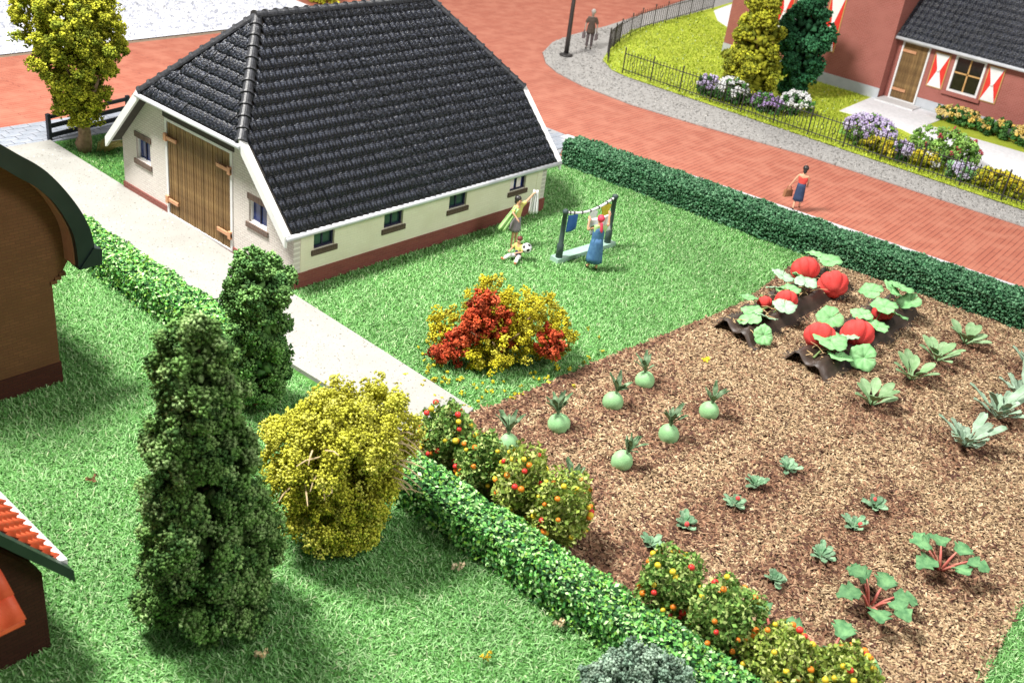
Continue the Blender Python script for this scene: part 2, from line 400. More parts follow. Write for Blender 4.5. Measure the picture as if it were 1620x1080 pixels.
KOHL = [(-0.93, -8.61), (0.57, -8.78), (2.31, -8.91), (3.76, -8.86), (-1.01, -10.39), (0.55, -10.46), (2.24, -10.59), (3.85, -10.61)]
STRAW = [(-1.16, -12.52), (-0.09, -12.62), (1.27, -12.93), (2.27, -12.86), (3.38, -13.03), (-0.14, -14.71), (1.25, -14.96), (2.66, -14.95), (3.66, -14.97)]
RHUB = [(2.81, -16.76), (0.65, -16.28), (-1.16, -16.36), (-1.5, -15.4)]
ROS = [(7.65, -13.01), (9.78, -13.14), (11.43, -13.15), (13.17, -13.28)]
CEL = [(7.79, -15.35), (9.81, -15.39), (11.3, -15.5), (12.9, -15.25)]
x, y = scatter(soil_poly, 920)
n = len(x)
dark_share = np.zeros(n)  # share of darker chips, higher round the plants and along rows
for (px, py) in KOHL + STRAW + RHUB + ROS + CEL:
    dark_share = np.maximum(dark_share, np.exp(-(((x - px - 0.15) / 0.85) ** 2 + ((y - py + 0.05) / 0.58) ** 2)))
for k, row in enumerate((-8.8, -10.5, -12.8, -14.9, -13.1, -15.4)):
    dark_share = np.maximum(dark_share, 0.42 * np.exp(-((y - row) / 0.4) ** 2) * ((x < 5) if k < 4 else (x > 6)))
dark_share = np.maximum(dark_share, 0.8 * np.exp(-((y + 7.5) / 0.4) ** 2)); dark_share = np.maximum(dark_share, 0.75 * np.exp(-((x + 2.2) / 0.8) ** 2))
dark_share += 0.28 * wob(x, y, 0.8)
tan_p = np.array([(0.47, 0.345, 0.215), (0.39, 0.28, 0.17), (0.56, 0.43, 0.29), (0.28, 0.19, 0.115), (0.17, 0.11, 0.065)])
dark_p = np.array([(0.19, 0.10, 0.062), (0.115, 0.055, 0.034), (0.25, 0.135, 0.085), (0.33, 0.215, 0.14), (0.075, 0.032, 0.024)])
ch = RNG.random(n) < np.clip(dark_share * 1.0 + 0.05, 0.10, 0.88)
c = np.where(ch[:, None], dark_p[RNG.integers(0, 5, n)], tan_p[RNG.integers(0, 5, n)]) * (1 + RNG.normal(0, 0.15, (n, 1)))
P = np.stack([x, y, 0.045 + 0.02 * wob(x, y, 1.7) + RNG.uniform(0, 0.035, n)], 1)
# chips lie mostly flat
ang = RNG.uniform(0, 2 * PI, n); tx = RNG.normal(0, 0.35, n); ty = RNG.normal(0, 0.35, n)
ca, sa = np.cos(ang), np.sin(ang)
R = np.zeros((n, 3, 3)); R[:, 0, 0] = ca; R[:, 0, 1] = -sa; R[:, 1, 0] = sa; R[:, 1, 1] = ca; R[:, 2, 2] = 1
R[:, 2, 0] = tx; R[:, 2, 1] = ty
V, F, C = soup(P, np.where(ch, 0.125, 0.085) * RNG.uniform(0.6, 1.35, n), np.clip(c * np.array([0.96, 0.93, 0.86]), 0.01, 1), CHIP, R, np.stack([np.where(ch, 1.25, 1.0), np.where(ch, 0.62, 0.8), np.ones(n)], 1))
tag(link('soil_chips', np_mesh('soil_chips', V, F, C), mat('chip', None, attr=True, rough=0.85)), 'tan and dark brown chips strewn over the vegetable patch', 'soil', kind='stuff')

# driveway: pale speckled concrete slab with a worn edge
def drive_mat():
    m = bpy.data.materials.new('speckled_concrete'); m.use_nodes = True
    nt = m.node_tree; N = nt.nodes; L = nt.links; b = N['Principled BSDF']; b.inputs['Roughness'].default_value = 0.75
    tc = N.new('ShaderNodeTexCoord')
    n1 = N.new('ShaderNodeTexNoise'); n1.inputs['Scale'].default_value = 1.1; n1.inputs['Detail'].default_value = 7; L.new(tc.outputs['Object'], n1.inputs['Vector'])
    r1 = N.new('ShaderNodeValToRGB'); r1.color_ramp.elements[0].color = (0.275, 0.27, 0.245, 1); r1.color_ramp.elements[1].color = (0.375, 0.37, 0.35, 1); L.new(n1.outputs['Fac'], r1.inputs['Fac'])
    prev = r1.outputs['Color']
    for sc, lo, hi, col in ((4.2, 0.10, 0.13, (0.10, 0.085, 0.06, 1)), (9.0, 0.16, 0.20, (0.13, 0.11, 0.085, 1)), (17.0, 0.18, 0.26, (0.18, 0.16, 0.13, 1)), (5.0, 0.10, 0.14, (0.75, 0.75, 0.73, 1))):
        v = N.new('ShaderNodeTexVoronoi'); v.inputs['Scale'].default_value = sc; L.new(tc.outputs['Object'], v.inputs['Vector'])
        r = N.new('ShaderNodeValToRGB'); r.color_ramp.elements[0].position = lo; r.color_ramp.elements[1].position = hi
        r.color_ramp.elements[0].color = (0.8, 0.8, 0.8, 1); r.color_ramp.elements[1].color = (0, 0, 0, 1); L.new(v.outputs['Distance'], r.inputs['Fac'])
        n2 = N.new('ShaderNodeTexNoise'); n2.inputs['Scale'].default_value = sc * 0.7; L.new(tc.outputs['Object'], n2.inputs['Vector'])
        g = N.new('ShaderNodeMath'); g.operation = 'GREATER_THAN'; g.inputs[1].default_value = 0.50; L.new(n2.outputs['Fac'], g.inputs[0])
        mu = N.new('ShaderNodeMath'); mu.operation = 'MULTIPLY'; L.new(r.outputs['Color'], mu.inputs[0]); L.new(g.outputs[0], mu.inputs[1])
        mx = N.new('ShaderNodeMixRGB'); mx.inputs['Color2'].default_value = col; L.new(mu.outputs[0], mx.inputs['Fac']); L.new(prev, mx.inputs['Color1']); prev = mx.outputs['Color']
    L.new(prev, b.inputs['Base Color'])
    n3 = N.new('ShaderNodeTexNoise'); n3.inputs['Scale'].default_value = 25; n3.inputs['Detail'].default_value = 6; L.new(tc.outputs['Object'], n3.inputs['Vector'])
    bp = N.new('ShaderNodeBump'); bp.inputs['Strength'].default_value = 0.3; bp.inputs['Distance'].default_value = 0.02; L.new(n3.outputs['Fac'], bp.inputs['Height']); L.new(bp.outputs['Normal'], b.inputs['Normal'])
    return m
dp = [(-0.42, -7.05), (-1.0, -7.2), (-2.3, -7.0), (-2.45, -3.0), (-2.52, 5.0), (-2.4, 9.0), (-2.2, 12.9), (0.08, 12.88), (0.0, 8.2), (-0.02, 5.0), (-0.12, 2.0), (-0.24, -0.3), (-0.33, -4.0)]
drv = flat_sheet('driveway', dp, 0.11, drive_mat(), depth=0.14)
# thin strip of bare grit between driveway hedge and soil bushes
flat_sheet('bare_strip', [(-3.4, -7.0), (-2.2, -7.0), (-2.2, -18.9), (-3.4, -18.9)], 0.012, mat('bare_earth', (0.28, 0.22, 0.17), (0.42, 0.36, 0.30), 0.95, scale=6, bump=0.9, bscale=25))

# ================================================================== farmhouse
W, LEN = 8.17, 10.2
SL = 1.039                                        # slope of the long roof sides
def roof_z(y): return 1.55 + SL * (min(y, W - y) + 0.25)
HZ = roof_z(1.72)                                 # height of the half-hip eave
M_wgable = brick_mat('white_painted_brick', (0.72, 0.68, 0.64), (0.66, 0.61, 0.57), (0.52, 0.47, 0.44), (1, 2), 0.20, 0.072, 0.010, 0.75, 0.6, stain=(0.70, 0.65, 0.60))
M_wlong = brick_mat('cream_painted_brick', (0.78, 0.745, 0.60), (0.75, 0.715, 0.57), (0.71, 0.675, 0.53), (0, 2), 0.24, 0.075, 0.008, 0.75, 0.25, stain=(0.69, 0.65, 0.50))
M_plinth = brick_mat('red_plinth_brick', (0.25, 0.075, 0.06), (0.20, 0.06, 0.05), (0.30, 0.16, 0.13), (1, 2), 0.20, 0.07, 0.009, 0.8, 0.5)
M_plinthx = brick_mat('red_plinth_brick_long', (0.25, 0.075, 0.06), (0.20, 0.06, 0.05), (0.24, 0.10, 0.08), (0, 2), 0.22, 0.07, 0.008, 0.8, 0.4)
M_wpaint = mat('white_paint', (0.80, 0.80, 0.80), (0.72, 0.72, 0.73), 0.45, scale=3)
M_gutter = mat('grey_gutter', (0.55, 0.57, 0.62), (0.68, 0.70, 0.74), 0.35, scale=2, spec=0.5)
M_brownbr = brick_mat('brown_sill_brick', (0.16, 0.105, 0.08), (0.115, 0.075, 0.06), (0.20, 0.17, 0.15), (1, 2), 0.07, 0.3, 0.008, 0.8, 0.5)
M_brownbx = brick_mat('brown_sill_brick_long', (0.105, 0.07, 0.05), (0.08, 0.052, 0.04), (0.13, 0.10, 0.08), (0, 2), 0.07, 0.3, 0.008, 0.8, 0.5)
M_tile = mat('charcoal_tile', (0.007, 0.009, 0.015), (0.085, 0.096, 0.135), 0.26, scale=16, lo=0.48, hi=0.78, bump=1.0, bscale=26, spec=0.5, detail=8, rand=0.25)  # pale bluish second colour: weathered speckle plus glints painted into the tile
M_cap = mat('charcoal_ridge_tile', (0.012, 0.013, 0.016), (0.035, 0.037, 0.045), 0.45, scale=12, bump=0.4, bscale=18, spec=0.5, rand=0.15)
M_glass = mat('dark_glass', (0.015, 0.03, 0.13), (0.025, 0.05, 0.22), 0.08, spec=0.6, scale=2)
M_glassg = mat('dark_green_glass', (0.012, 0.03, 0.035), (0.02, 0.06, 0.06), 0.1, spec=0.6, scale=2)
M_darkfr = mat('dark_window_frame', (0.02, 0.02, 0.05), (0.03, 0.03, 0.07), 0.5)
M_door = mat('brown_board', (0.16, 0.09, 0.035), (0.28, 0.175, 0.07), 0.65, scale=3, bump=0.5, bscale=30, rand=0.22)
M_hinge = mat('copper_hinge', (0.55, 0.27, 0.14), (0.62, 0.33, 0.19), 0.5)
M_soffit = mat('dark_soffit', (0.05, 0.045, 0.04), (0.07, 0.06, 0.05), 0.8)

house = empty('farmhouse', (0, 0, 0), 'cream farmhouse with half-hipped charcoal tiled roof and brown double doors beside the driveway', 'house')

def wall_with_holes(name, m, parent, axis, pos, thick, outline, holes):
    """wall in the plane axis=pos built from vertical strips; outline(u) -> (z0, z1); holes = (u0, u1, z0, z1)"""
    us = sorted(set([outline[0], outline[1]] + [h[0] for h in holes] + [h[1] for h in holes] + list(outline[3])))
    b = MB()
    def cell(u0, u1, za0, za1, zb0, zb1):
        q = [(u0, za0), (u1, zb0), (u1, zb1), (u0, za1)]
        if axis == 'x': b.prism([(pos, u, z) for u, z in q], (thick, 0, 0))
        else: b.prism([(u, pos, z) for u, z in q], (0, thick, 0))
    top = outline[2]
    for u0, u1 in zip(us[:-1], us[1:]):
        mid = (u0 + u1) / 2
        hs = sorted([h for h in holes if h[0] < mid < h[1]], key=lambda h: h[2])
        z = 0.0
        for h in hs:
            if h[2] > z: cell(u0, u1, z, h[2], z, h[2])
            z = h[3]
        t0, t1 = top(u0), top(u1)
        if min(t0, t1) > z: cell(u0, u1, z, t0, z, t1)
    return b.build(name, m, parent)

gw = [(6.66, 7.42, 1.26, 1.94), (1.13, 1.92, 1.26, 1.92)]           # gable windows (y0, y1, z0, z1)
door = (2.74, 5.70, 0.10, 2.92)
gtop = lambda y: min(roof_z(y) - 0.10, HZ - 0.12)
wall_with_holes('gable_wall', M_wgable, house, 'x', 0.0, 0.22, (0.0, W, gtop, [1.72, W - 1.72]), gw + [(2.62, 5.82, 0.0, 3.02)])
wall_with_holes('far_gable_wall', M_wgable, house, 'x', LEN - 0.22, 0.22, (0.0, W, gtop, [1.72, W - 1.72]), [])
lw = [(0.66, 1.36), (3.14, 3.86), (5.72, 6.46), (8.43, 9.18)]
wall_with_holes('long_wall', M_wlong, house, 'y', 0.0, 0.22, (0.22, LEN - 0.22, lambda x: 1.66, []), [(a, b, 1.0, 1.60) for a, b in lw])
wall_with_holes('back_wall', M_wlong, house, 'y', W - 0.22, 0.22, (0.22, LEN - 0.22, lambda x: 1.62, []), [])
# end pilaster strips of the long wall
for x0 in (0.224, LEN - 0.47): MB().box(x0, x0 + 0.245, -0.012, 0.0, 0.45, 1.6).build('corner_pilaster', M_wlong, house)
# plinths
for y0, y1, zt in ((5.82, W + 0.03, 0.30), (-0.03, 2.62, 0.24)):
    MB().box(-0.035, 0.0, y0, y1, 0.0, zt).build('plinth', M_plinth, house)
MB().box(-0.03, 0.0, 2.62, 5.82, 0.0, 0.08).build('plinth', M_plinth, house)
MB().box(0.0, LEN + 0.03, -0.035, 0.0, 0.0, 0.45).build('plinth', M_plinthx, house)

def window(parent, axis, u0, u1, z0, z1, pos, outd, m_fr, m_gl, sill, lintel, m_br, name='window'):
    """window set back in its opening: frame (root part) > pane, mullion, sill, lintel"""
    d = -1 if outd < 0 else 1
    def bx(b, a0, a1, c0, c1, p0, p1):
        p0, p1 = sorted((p0, p1))
        if axis == 'x': b.box(p0, p1, a0, a1, c0, c1)
        else: b.box(a0, a1, p0, p1, c0, c1)
        return b
    fr = MB(); t = 0.05; s = pos - d * 0.07
    for (a0, a1, c0, c1) in ((u0, u0 + t, z0, z1), (u1 - t, u1, z0, z1), (u0 + t, u1 - t, z0, z0 + t), (u0 + t, u1 - t, z1 - t, z1)):
        bx(fr, a0, a1, c0, c1, s, s - d * 0.08)
    f = fr.build(name, m_fr, parent)
    bx(MB(), u0 + t, u1 - t, z0 + t, z1 - t, s - d * 0.05, s - d * 0.065).build('pane', m_gl, f)
    mid = (u0 + u1) / 2
    bx(MB(), mid - 0.02, mid + 0.02, z0 + t, z1 - t, s - d * 0.02, s - d * 0.049).build('mullion', M_darkfr, f)
    if sill: bx(MB(), u0 - 0.08, u1 + 0.09, z0 - 0.15, z0 - 0.005, pos + d * 0.045, pos - d * 0.02 * 0).build('sill', m_br, f)
    if lintel: bx(MB(), u0 - 0.08, u1 + 0.04, z1 + 0.005, z1 + 0.17, pos + d * 0.03, pos).build('lintel', m_br, f)
    return f
for a, b, c, d in gw: window(house, 'x', a, b, c, d, 0.0, -1, M_wpaint, M_glass, True, True, M_brownbr)
for a, b in lw: window(house, 'y', a, b, 1.0, 1.60, 0.0, -1, M_darkfr, M_glassg if a < 8 else M_glass, True, False, M_brownbx)
# curtain strips before the last pane, white-pink reflections painted as colour
cu = MB()
for k in range(2): cu.box(8.52 + 0.33 * k, 8.72 + 0.33 * k, 0.105, 0.115, 1.05, 1.49)
cu.build('curtain_reflection', mat('pale_reflection', (0.75, 0.6, 0.6), (0.85, 0.8, 0.8), 0.8, scale=9), house)
# doors
dfr = MB()
for (a0, a1, c0, c1) in ((2.62, 2.72, 0.082, 3.0), (5.72, 5.82, 0.082, 3.0), (2.72, 5.72, 2.92, 3.0), (2.72, 5.72, 0.082, 0.13)): dfr.box(-0.03, 0.12, a0, a1, c0, c1)
dfr.build('door_frame', M_wpaint, house)
MB().box(0.121, 0.14, 2.62, 5.82, 0.0, 3.02).build('door_backing', M_soffit, house)
MB().box(-0.02, 0.12, 2.55, 5.92, 3.003, 3.20).build('door_lintel', M_soffit, house)
for k, (y0, y1) in enumerate(((4.235, 5.70), (2.74, 4.215))):
    leaf = MB().box(0.05, 0.09, y0, y1, 0.14, 2.90).build('door', M_door, house)
    nb = 13; bw = (y1 - y0) / nb
    bd = MB().box(0.0, 0.05, 0.008, bw - 0.008, 0.145, 2.895); bme = bd.mesh('board')
    for i in range(nb):
        o = link('board', bme, M_door, leaf); o.location = (random.uniform(-0.012, 0.004), y0 + i * bw, 0)
    for z in (0.52, 2.40):
        ya, yb = (y1 + 0.10, y1 - 0.50) if k == 0 else (y0 - 0.10, y0 + 0.55)
        h = MB().box(-0.08, -0.035, min(ya, yb), max(ya, yb), z, z + 0.10)
        h.box(-0.10, -0.03, min(ya, ya + (0.12 if ya < yb else -0.12)), max(ya, ya + (0.12 if ya < yb else -0.12)), z - 0.06, z + 0.16)
        h.build('hinge', M_hinge, leaf)

# ---- roof: boards, gutters, barge boards, tiles, ridge caps
YR = W / 2; X0, X1 = -0.38, LEN + 0.38; HX = 2.22
def RP(x, y): return Vector((x, y, roof_z(y)))
rz_top = roof_z(YR)
E0 = 1.72
def slab(poly, dz, th):
    return [tuple(Vector(p) + Vector((0, 0, -dz))) for p in poly]
rb = MB()
front = [(X0, -0.10, roof_z(-0.10)), (X1, -0.10, roof_z(-0.10)), (X1, E0, roof_z(E0)), (X1 - HX, YR, rz_top), (X0 + HX, YR, rz_top), (X0, E0, roof_z(E0))]
back = [(x, W - y, z) for x, y, z in front]
for pl in (front, back): rb.prism(slab(pl, 0.13, 0.1), (0, 0, 0.10))
for xx, sg in ((X0, 1), (X1, -1)):
    rb.prism(slab([(xx, E0, roof_z(E0)), (xx, W - E0, roof_z(E0)), (xx + sg * HX, YR, rz_top)], 0.135, 0.1), (0, 0, 0.095))
roof = rb.build('roof', M_soffit, house)

def tile_template(wd, ln):
    """curved pan tile: S-shaped section, thick lower lip; local axes u (right), v (up the slope), n"""
    us = [0, 0.22, 0.42, 0.6, 0.8, 1.02]; ns = [0.02, -0.012, 0.0, 0.042, 0.058, 0.022]
    V = []
    for v, lift in ((0.0, 0.052), (ln, 0.0)):
        for a, h in zip(us, ns): V.append((a * wd, v, h + lift))
    for a, h in zip(us, ns): V.append((a * wd, 0.004, h + 0.052 - 0.062))
    F = [(i, i + 1, 7 + i, 6 + i) for i in range(5)] + [(12 + i, 13 + i, i + 1, i) for i in range(5)]
    return np.array(V), np.array(F)
TW, TL, TROW = 0.212, 0.375, 0.318
TV, TF = tile_template(TW, TL)
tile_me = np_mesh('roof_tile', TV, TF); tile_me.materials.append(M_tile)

def tile_plane(origin, udir, vdir, ulen_fn, vlen, rows):
    """tile positions over a roof plane: list of (matrix)"""
    u = Vector(udir).normalized(); v = Vector(vdir).normalized(); nn = u.cross(v)
    R = Matrix((u, v, nn)).transposed().to_4x4(); out = []
    for r in range(rows):
        s = r * vlen / rows
        a, b = ulen_fn(s + 0.5 * vlen / rows)
        k0 = math.ceil(a / TW); k1 = int((b - TW * 0.6) / TW)
        for k in range(k0, k1 + 1):
            p = Vector(origin) + u * (k * TW) + v * s + nn * (0.012 + random.uniform(-0.010, 0.016))
            out.append(Matrix.Translation(p) @ R @ Matrix.Rotation(random.uniform(-0.03, 0.03), 4, 'Z'))
    return out
sv = math.hypot(1, SL)
vlenF = (YR + 0.10) * sv
def front_u(s):
    y = -0.10 + s / sv
    cut = 0.0 if y < E0 else (y - E0) / (YR - E0) * HX
    return 0.06 + cut, (X1 - X0) - 0.06 - cut
rowsF = round(vlenF / TROW)
tilesF = tile_plane((X0, -0.10, roof_z(-0.10) - 0.02), (1, 0, 0), (0, 1, SL), front_u, vlenF, rowsF)
tilesB = tile_plane((X1, W + 0.10, roof_z(-0.10) - 0.02), (-1, 0, 0), (0, -1, SL), front_u, vlenF, rowsF)
hipw = W - 2 * E0; hiph = rz_top - roof_z(E0); vlenH = math.hypot(HX, hiph)
def hip_u(s):
    c = s / vlenH * hipw / 2
    return c + 0.03, hipw - c - 0.03
rowsH = round(vlenH / TROW)
tilesH = tile_plane((X0, W - E0, roof_z(E0) - 0.02), (0, -1, 0), (HX, 0, hiph), hip_u, vlenH, rowsH)
tilesG = tile_plane((X1, E0, roof_z(E0) - 0.02), (0, 1, 0), (-HX, 0, hiph), hip_u, vlenH, rowsH)
vis = sorted(tilesF + tilesH, key=lambda m: (m.translation - CAMPOS).length)
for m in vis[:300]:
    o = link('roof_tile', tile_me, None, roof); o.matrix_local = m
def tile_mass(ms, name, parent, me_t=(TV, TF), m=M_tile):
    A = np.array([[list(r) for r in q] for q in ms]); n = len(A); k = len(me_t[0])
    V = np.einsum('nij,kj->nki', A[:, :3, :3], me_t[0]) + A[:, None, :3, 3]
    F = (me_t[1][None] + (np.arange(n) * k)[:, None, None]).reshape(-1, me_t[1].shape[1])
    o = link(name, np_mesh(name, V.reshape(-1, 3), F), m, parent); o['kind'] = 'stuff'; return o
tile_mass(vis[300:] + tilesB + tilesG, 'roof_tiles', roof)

def ridge_caps(a, b, name='ridge_cap', r=0.145, step=0.36):
    a, b = Vector(a), Vector(b); L = (b - a).length; n = max(1, round(L / step)); st = L / n
    t = (b - a).normalized(); sd = t.cross(Vector((0, 0, 1))).normalized(); up = sd.cross(t)
    R = Matrix((t, sd, up)).transposed().to_4x4()
    mb = MB(); seg = 8; xs = [(0, r * 1.24), (0.055, r * 1.22), (0.058, r), (st + 0.03, r * 0.94)]
    vs = []; fs = []
    for x, rr in xs:
        for k in range(seg + 1):
            th = PI * k / seg
            vs.append((x, rr * math.cos(th), rr * math.sin(th) * 0.9 - 0.03))
    for i in range(len(xs) - 1):
        for k in range(seg): fs.append((i * (seg + 1) + k, i * (seg + 1) + k + 1, (i + 1) * (seg + 1) + k + 1, (i + 1) * (seg + 1) + k))
    fs.append(tuple(range(seg + 1)))
    me = mb.add(vs, fs).mesh(name)
    for i in range(n):
        o = link(name, me, M_cap, roof); o.matrix_local = Matrix.Translation(a + t * (i * st)) @ R
lift = Vector((0, 0, 0.02))
for sgn in (0, 1):
    ya = E0 if sgn == 0 else W - E0
    ridge_caps(Vector((X0, ya, roof_z(E0))) + lift, Vector((X0 + HX, YR, rz_top)) + lift)
    ridge_caps(Vector((X1, ya, roof_z(E0))) + lift, Vector((X1 - HX, YR, rz_top)) + lift)
ridge_caps(Vector((X0 + HX - 0.1, YR, rz_top)) + lift, Vector((X1 - HX + 0.1, YR, rz_top)) + lift)

def barge(x, ya, yb, side):
    za, zb = roof_z(ya), roof_z(yb); dx = 0.09 if side < 0 else -0.09
    b = MB(); x0 = x - (0.07 if side < 0 else -0.07)
    q = [(x0, ya, za - 0.20), (x0, yb, zb - 0.20), (x0, yb, zb + 0.06), (x0, ya, za + 0.06)]
    b.prism(q, (dx * 0.9, 0, 0))
    b.build('barge_board', M_wpaint, house)
    # flat verge strip on top of the board
    c = MB(); q2 = [(x0, ya, za + 0.062), (x0, yb, zb + 0.062), (x0, yb, zb + 0.105), (x0, ya, za + 0.105)]
    c.prism(q2, (dx * 2.2, 0, 0)); c.build('verge_strip', M_wpaint, house)
for x, s in ((X0, -1), (X1, 1)):
    barge(x, -0.20, E0 + 0.02, s); barge(x, W + 0.20, W - E0 - 0.02, s)
def gutter(a, b, r=0.075):
    g = MB().tube([a, b], r, 10); g.build('gutter', M_gutter, house, smooth=True)
gutter((X0 - 0.02, -0.17, roof_z(-0.10) - 0.085), (X1 + 0.05, -0.17, roof_z(-0.10) - 0.085))
gutter((X0 - 0.02, W + 0.17, roof_z(-0.10) - 0.085), (X1 + 0.05, W + 0.17, roof_z(-0.10) - 0.085))
gutter((X0 - 0.08, E0 - 0.05, roof_z(E0) - 0.09), (X0 - 0.08, W - E0 + 0.05, roof_z(E0) - 0.09), 0.07)
gutter((X1 + 0.08, E0 - 0.05, roof_z(E0) - 0.09), (X1 + 0.08, W - E0 + 0.05, roof_z(E0) - 0.09), 0.07)

# ================================================================== red brick house of the far garden
M_redbr = brick_mat('red_house_brick', (0.36, 0.115, 0.095), (0.31, 0.10, 0.08), (0.42, 0.20, 0.17), (1, 2), 0.22, 0.075, 0.008, 0.85, 0.4, stain=(0.40, 0.15, 0.125))
M_greypl = mat('grey_render', (0.46, 0.49, 0.53), (0.53, 0.55, 0.59), 0.85, scale=3, bump=0.2)
M_wood = mat('ochre_wood', (0.50, 0.29, 0.10), (0.60, 0.36, 0.15), 0.6)
M_shred = mat('shutter_red', (0.68, 0.035, 0.025), (0.74, 0.05, 0.035), 0.5)
M_shwhite = mat('shutter_white', (0.82, 0.82, 0.82), (0.76, 0.76, 0.77), 0.5)
h3 = empty('brick_house', (37.0, 0, 0), 'red brick house with red and white shutters in the far garden', 'house')
def b3(x0, x1, y0, y1, z0, z1, name, m, parent=h3): return MB().box(x0 - 37, x1 - 37, y0, y1, z0, z1).build(name, m, parent)
def w3(name, x, y0, y1, top, holes): 
    o = wall_with_holes(name, M_redbr, h3, 'x', x - 37, 0.3, (y0, y1, lambda u: top, []), holes); return o
w3('tall_wall', 36.6, 0.3, 9.5, 9.0, [(4.15, 5.75, 1.75, 4.4)])
b3(36.9, 43, 9.2, 9.5, 0, 9, 'side_wall', M_redbr); b3(36.9, 44, 0.3, 0.6, 0, 9, 'side_wall', M_redbr)
b3(36.55, 36.6, 0.28, 9.5, 0, 0.56, 'plinth', M_greypl)
w3('low_wall', 37.3, -14, 0.29, 3.25, [(-1.40, 0.0, 0.12, 2.98), (-4.17, -2.68, 1.22, 2.96)])
b3(37.25, 37.3, -14, -1.42, 0, 0.52, 'plinth', M_greypl)
b3(36.2, 37.6, -1.75, 0.25, 0.06, 0.13, 'doorstep', mat('step_stone', (0.62, 0.62, 0.63), (0.70, 0.70, 0.71), 0.8))
d3 = b3(37.34, 37.40, -1.32, -0.06, 0.17, 2.90, 'door', M_door)
bme = MB().box(0.30, 0.34, 0.006, 0.139, 0.18, 2.89).mesh('board')
for i in range(9):
    o = link('board', bme, M_door, d3); o.location = (0, -1.32 + 0.14 * i, 0)
for z in (0.55, 2.45): MB().box(0.23, 0.30, -0.75, -0.02, z, z + 0.13).build('hinge', M_hinge, d3)
f3 = MB()
for a0, a1, c0, c1 in ((-1.40, -1.32, 0.13, 2.98), (-0.06, 0.02, 0.13, 2.98), (-1.32, -0.06, 2.90, 2.98), (-1.32, -0.06, 0.13, 0.17)): f3.box(0.22, 0.42, a0, a1, c0, c1)
f3.build('door_frame', M_wpaint, h3)
def casement(y0, y1, z0, z1, x):
    fr = MB(); t = 0.10; xx = x - 37
    for a0, a1, c0, c1 in ((y0, y0 + t, z0, z1), (y1 - t, y1, z0, z1), (y0 + t, y1 - t, z0, z0 + t), (y0 + t, y1 - t, z1 - t, z1)): fr.box(xx - 0.04, xx + 0.12, a0, a1, c0, c1)
    f = fr.build('window', M_wpaint, h3)
    ym, zm = (y0 + y1) / 2, (z0 + z1) / 2 + 0.05
    for a0, a1, c0, c1 in ((y0 + t, ym - 0.03, z0 + t, zm - 0.03), (ym + 0.03, y1 - t, z0 + t, zm - 0.03), (y0 + t, ym - 0.03, zm + 0.03, z1 - t), (ym + 0.03, y1 - t, zm + 0.03, z1 - t)):
        MB().box(xx + 0.07, xx + 0.09, a0, a1, c0, c1).build('pane', mat('black_glass', (0.01, 0.008, 0.006), (0.02, 0.015, 0.012), 0.1, spec=0.6), f)
    MB().box(xx + 0.02, xx + 0.065, ym - 0.035, ym + 0.035, z0 + t, z1 - t).build('glazing_bar', M_wood, f)
    MB().box(xx + 0.02, xx + 0.064, y0 + t, y1 - t, zm - 0.035, zm + 0.035).build('glazing_bar', M_wood, f)
    MB().box(xx - 0.16, xx, y0 - 0.2, y1 + 0.2, z0 - 0.17, z0 - 0.003).build('sill', M_redbr, f)
    return f
casement(-4.17, -2.68, 1.22, 2.96, 37.3); casement(4.15, 5.75, 1.75, 4.4, 36.6)
def shutter(y0, y1, z0, z1, x):
    """boarded shutter: ochre edge, red field, white hourglass of two triangles and a waist"""
    xx = x - 37; s = MB().box(xx - 0.06, xx, y0, y1, z0, z1).build('shutter', M_wood, h3)
    e = 0.05; a, b, c, d = y0 + e, y1 - e, z0 + e, z1 - e; m = (a + b) / 2; q = (c + d) / 2
    MB().box(xx - 0.072, xx - 0.06, a, b, c, d).build('red_field', M_shred, s)
    MB().prism([(xx - 0.083, a, d), (xx - 0.083, b, d), (xx - 0.083, m + 0.06, q), (xx - 0.083, b, c), (xx - 0.083, a, c), (xx - 0.083, m - 0.06, q)], (0.011, 0, 0)).build('hourglass', M_shwhite, s)
    MB().sphere((xx - 0.085, m, q), 0.085, 10, 6).build('waist', M_shwhite, s)
shutter(-2.45, -1.66, 1.17, 2.86, 37.3); shutter(-5.08, -4.30, 1.20, 2.88, 37.3)
shutter(3.15, 4.0, 1.62, 4.45, 36.6); shutter(5.9, 6.75, 1.62, 4.45, 36.6)
# tiled roof over the low wing
r3 = MB().prism([(-0.15, -14.0, 3.05), (6.0, -14.0, 9.0), (6.0, 0.28, 9.0), (-0.15, 0.28, 3.05)], (0, 0, 0.12)).build('roof', M_soffit, h3)
MB().tube([(-0.16, -14.0, 3.10), (-0.16, 0.45, 3.10)], 0.09, 10).build('gutter', M_gutter, h3, smooth=True)
T3V, T3F = tile_template(0.30, 0.46)
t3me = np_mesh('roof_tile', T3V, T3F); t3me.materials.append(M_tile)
v3 = Vector((6.15, 0, 5.95)).normalized(); u3 = Vector((0, -1, 0)); n3 = u3.cross(v3)
R3 = Matrix((u3, v3, n3)).transposed().to_4x4(); ms = []
for r in range(20):
    for k in range(44):
        p = Vector((-0.18, 0.28, 3.16)) + u3 * (k * 0.30) + v3 * (r * 0.40) + n3 * random.uniform(0, 0.012)
        ms.append((r * 44 + k, Matrix.Translation(p) @ R3))
near3 = [q for q in ms if q[0] % 44 < 24 and q[0] // 44 < 10]
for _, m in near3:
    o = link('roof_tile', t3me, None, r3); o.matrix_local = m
tile_mass([m for i, m in ms if not (i % 44 < 24 and i // 44 < 10)], 'roof_tiles', r3, (T3V, T3F))

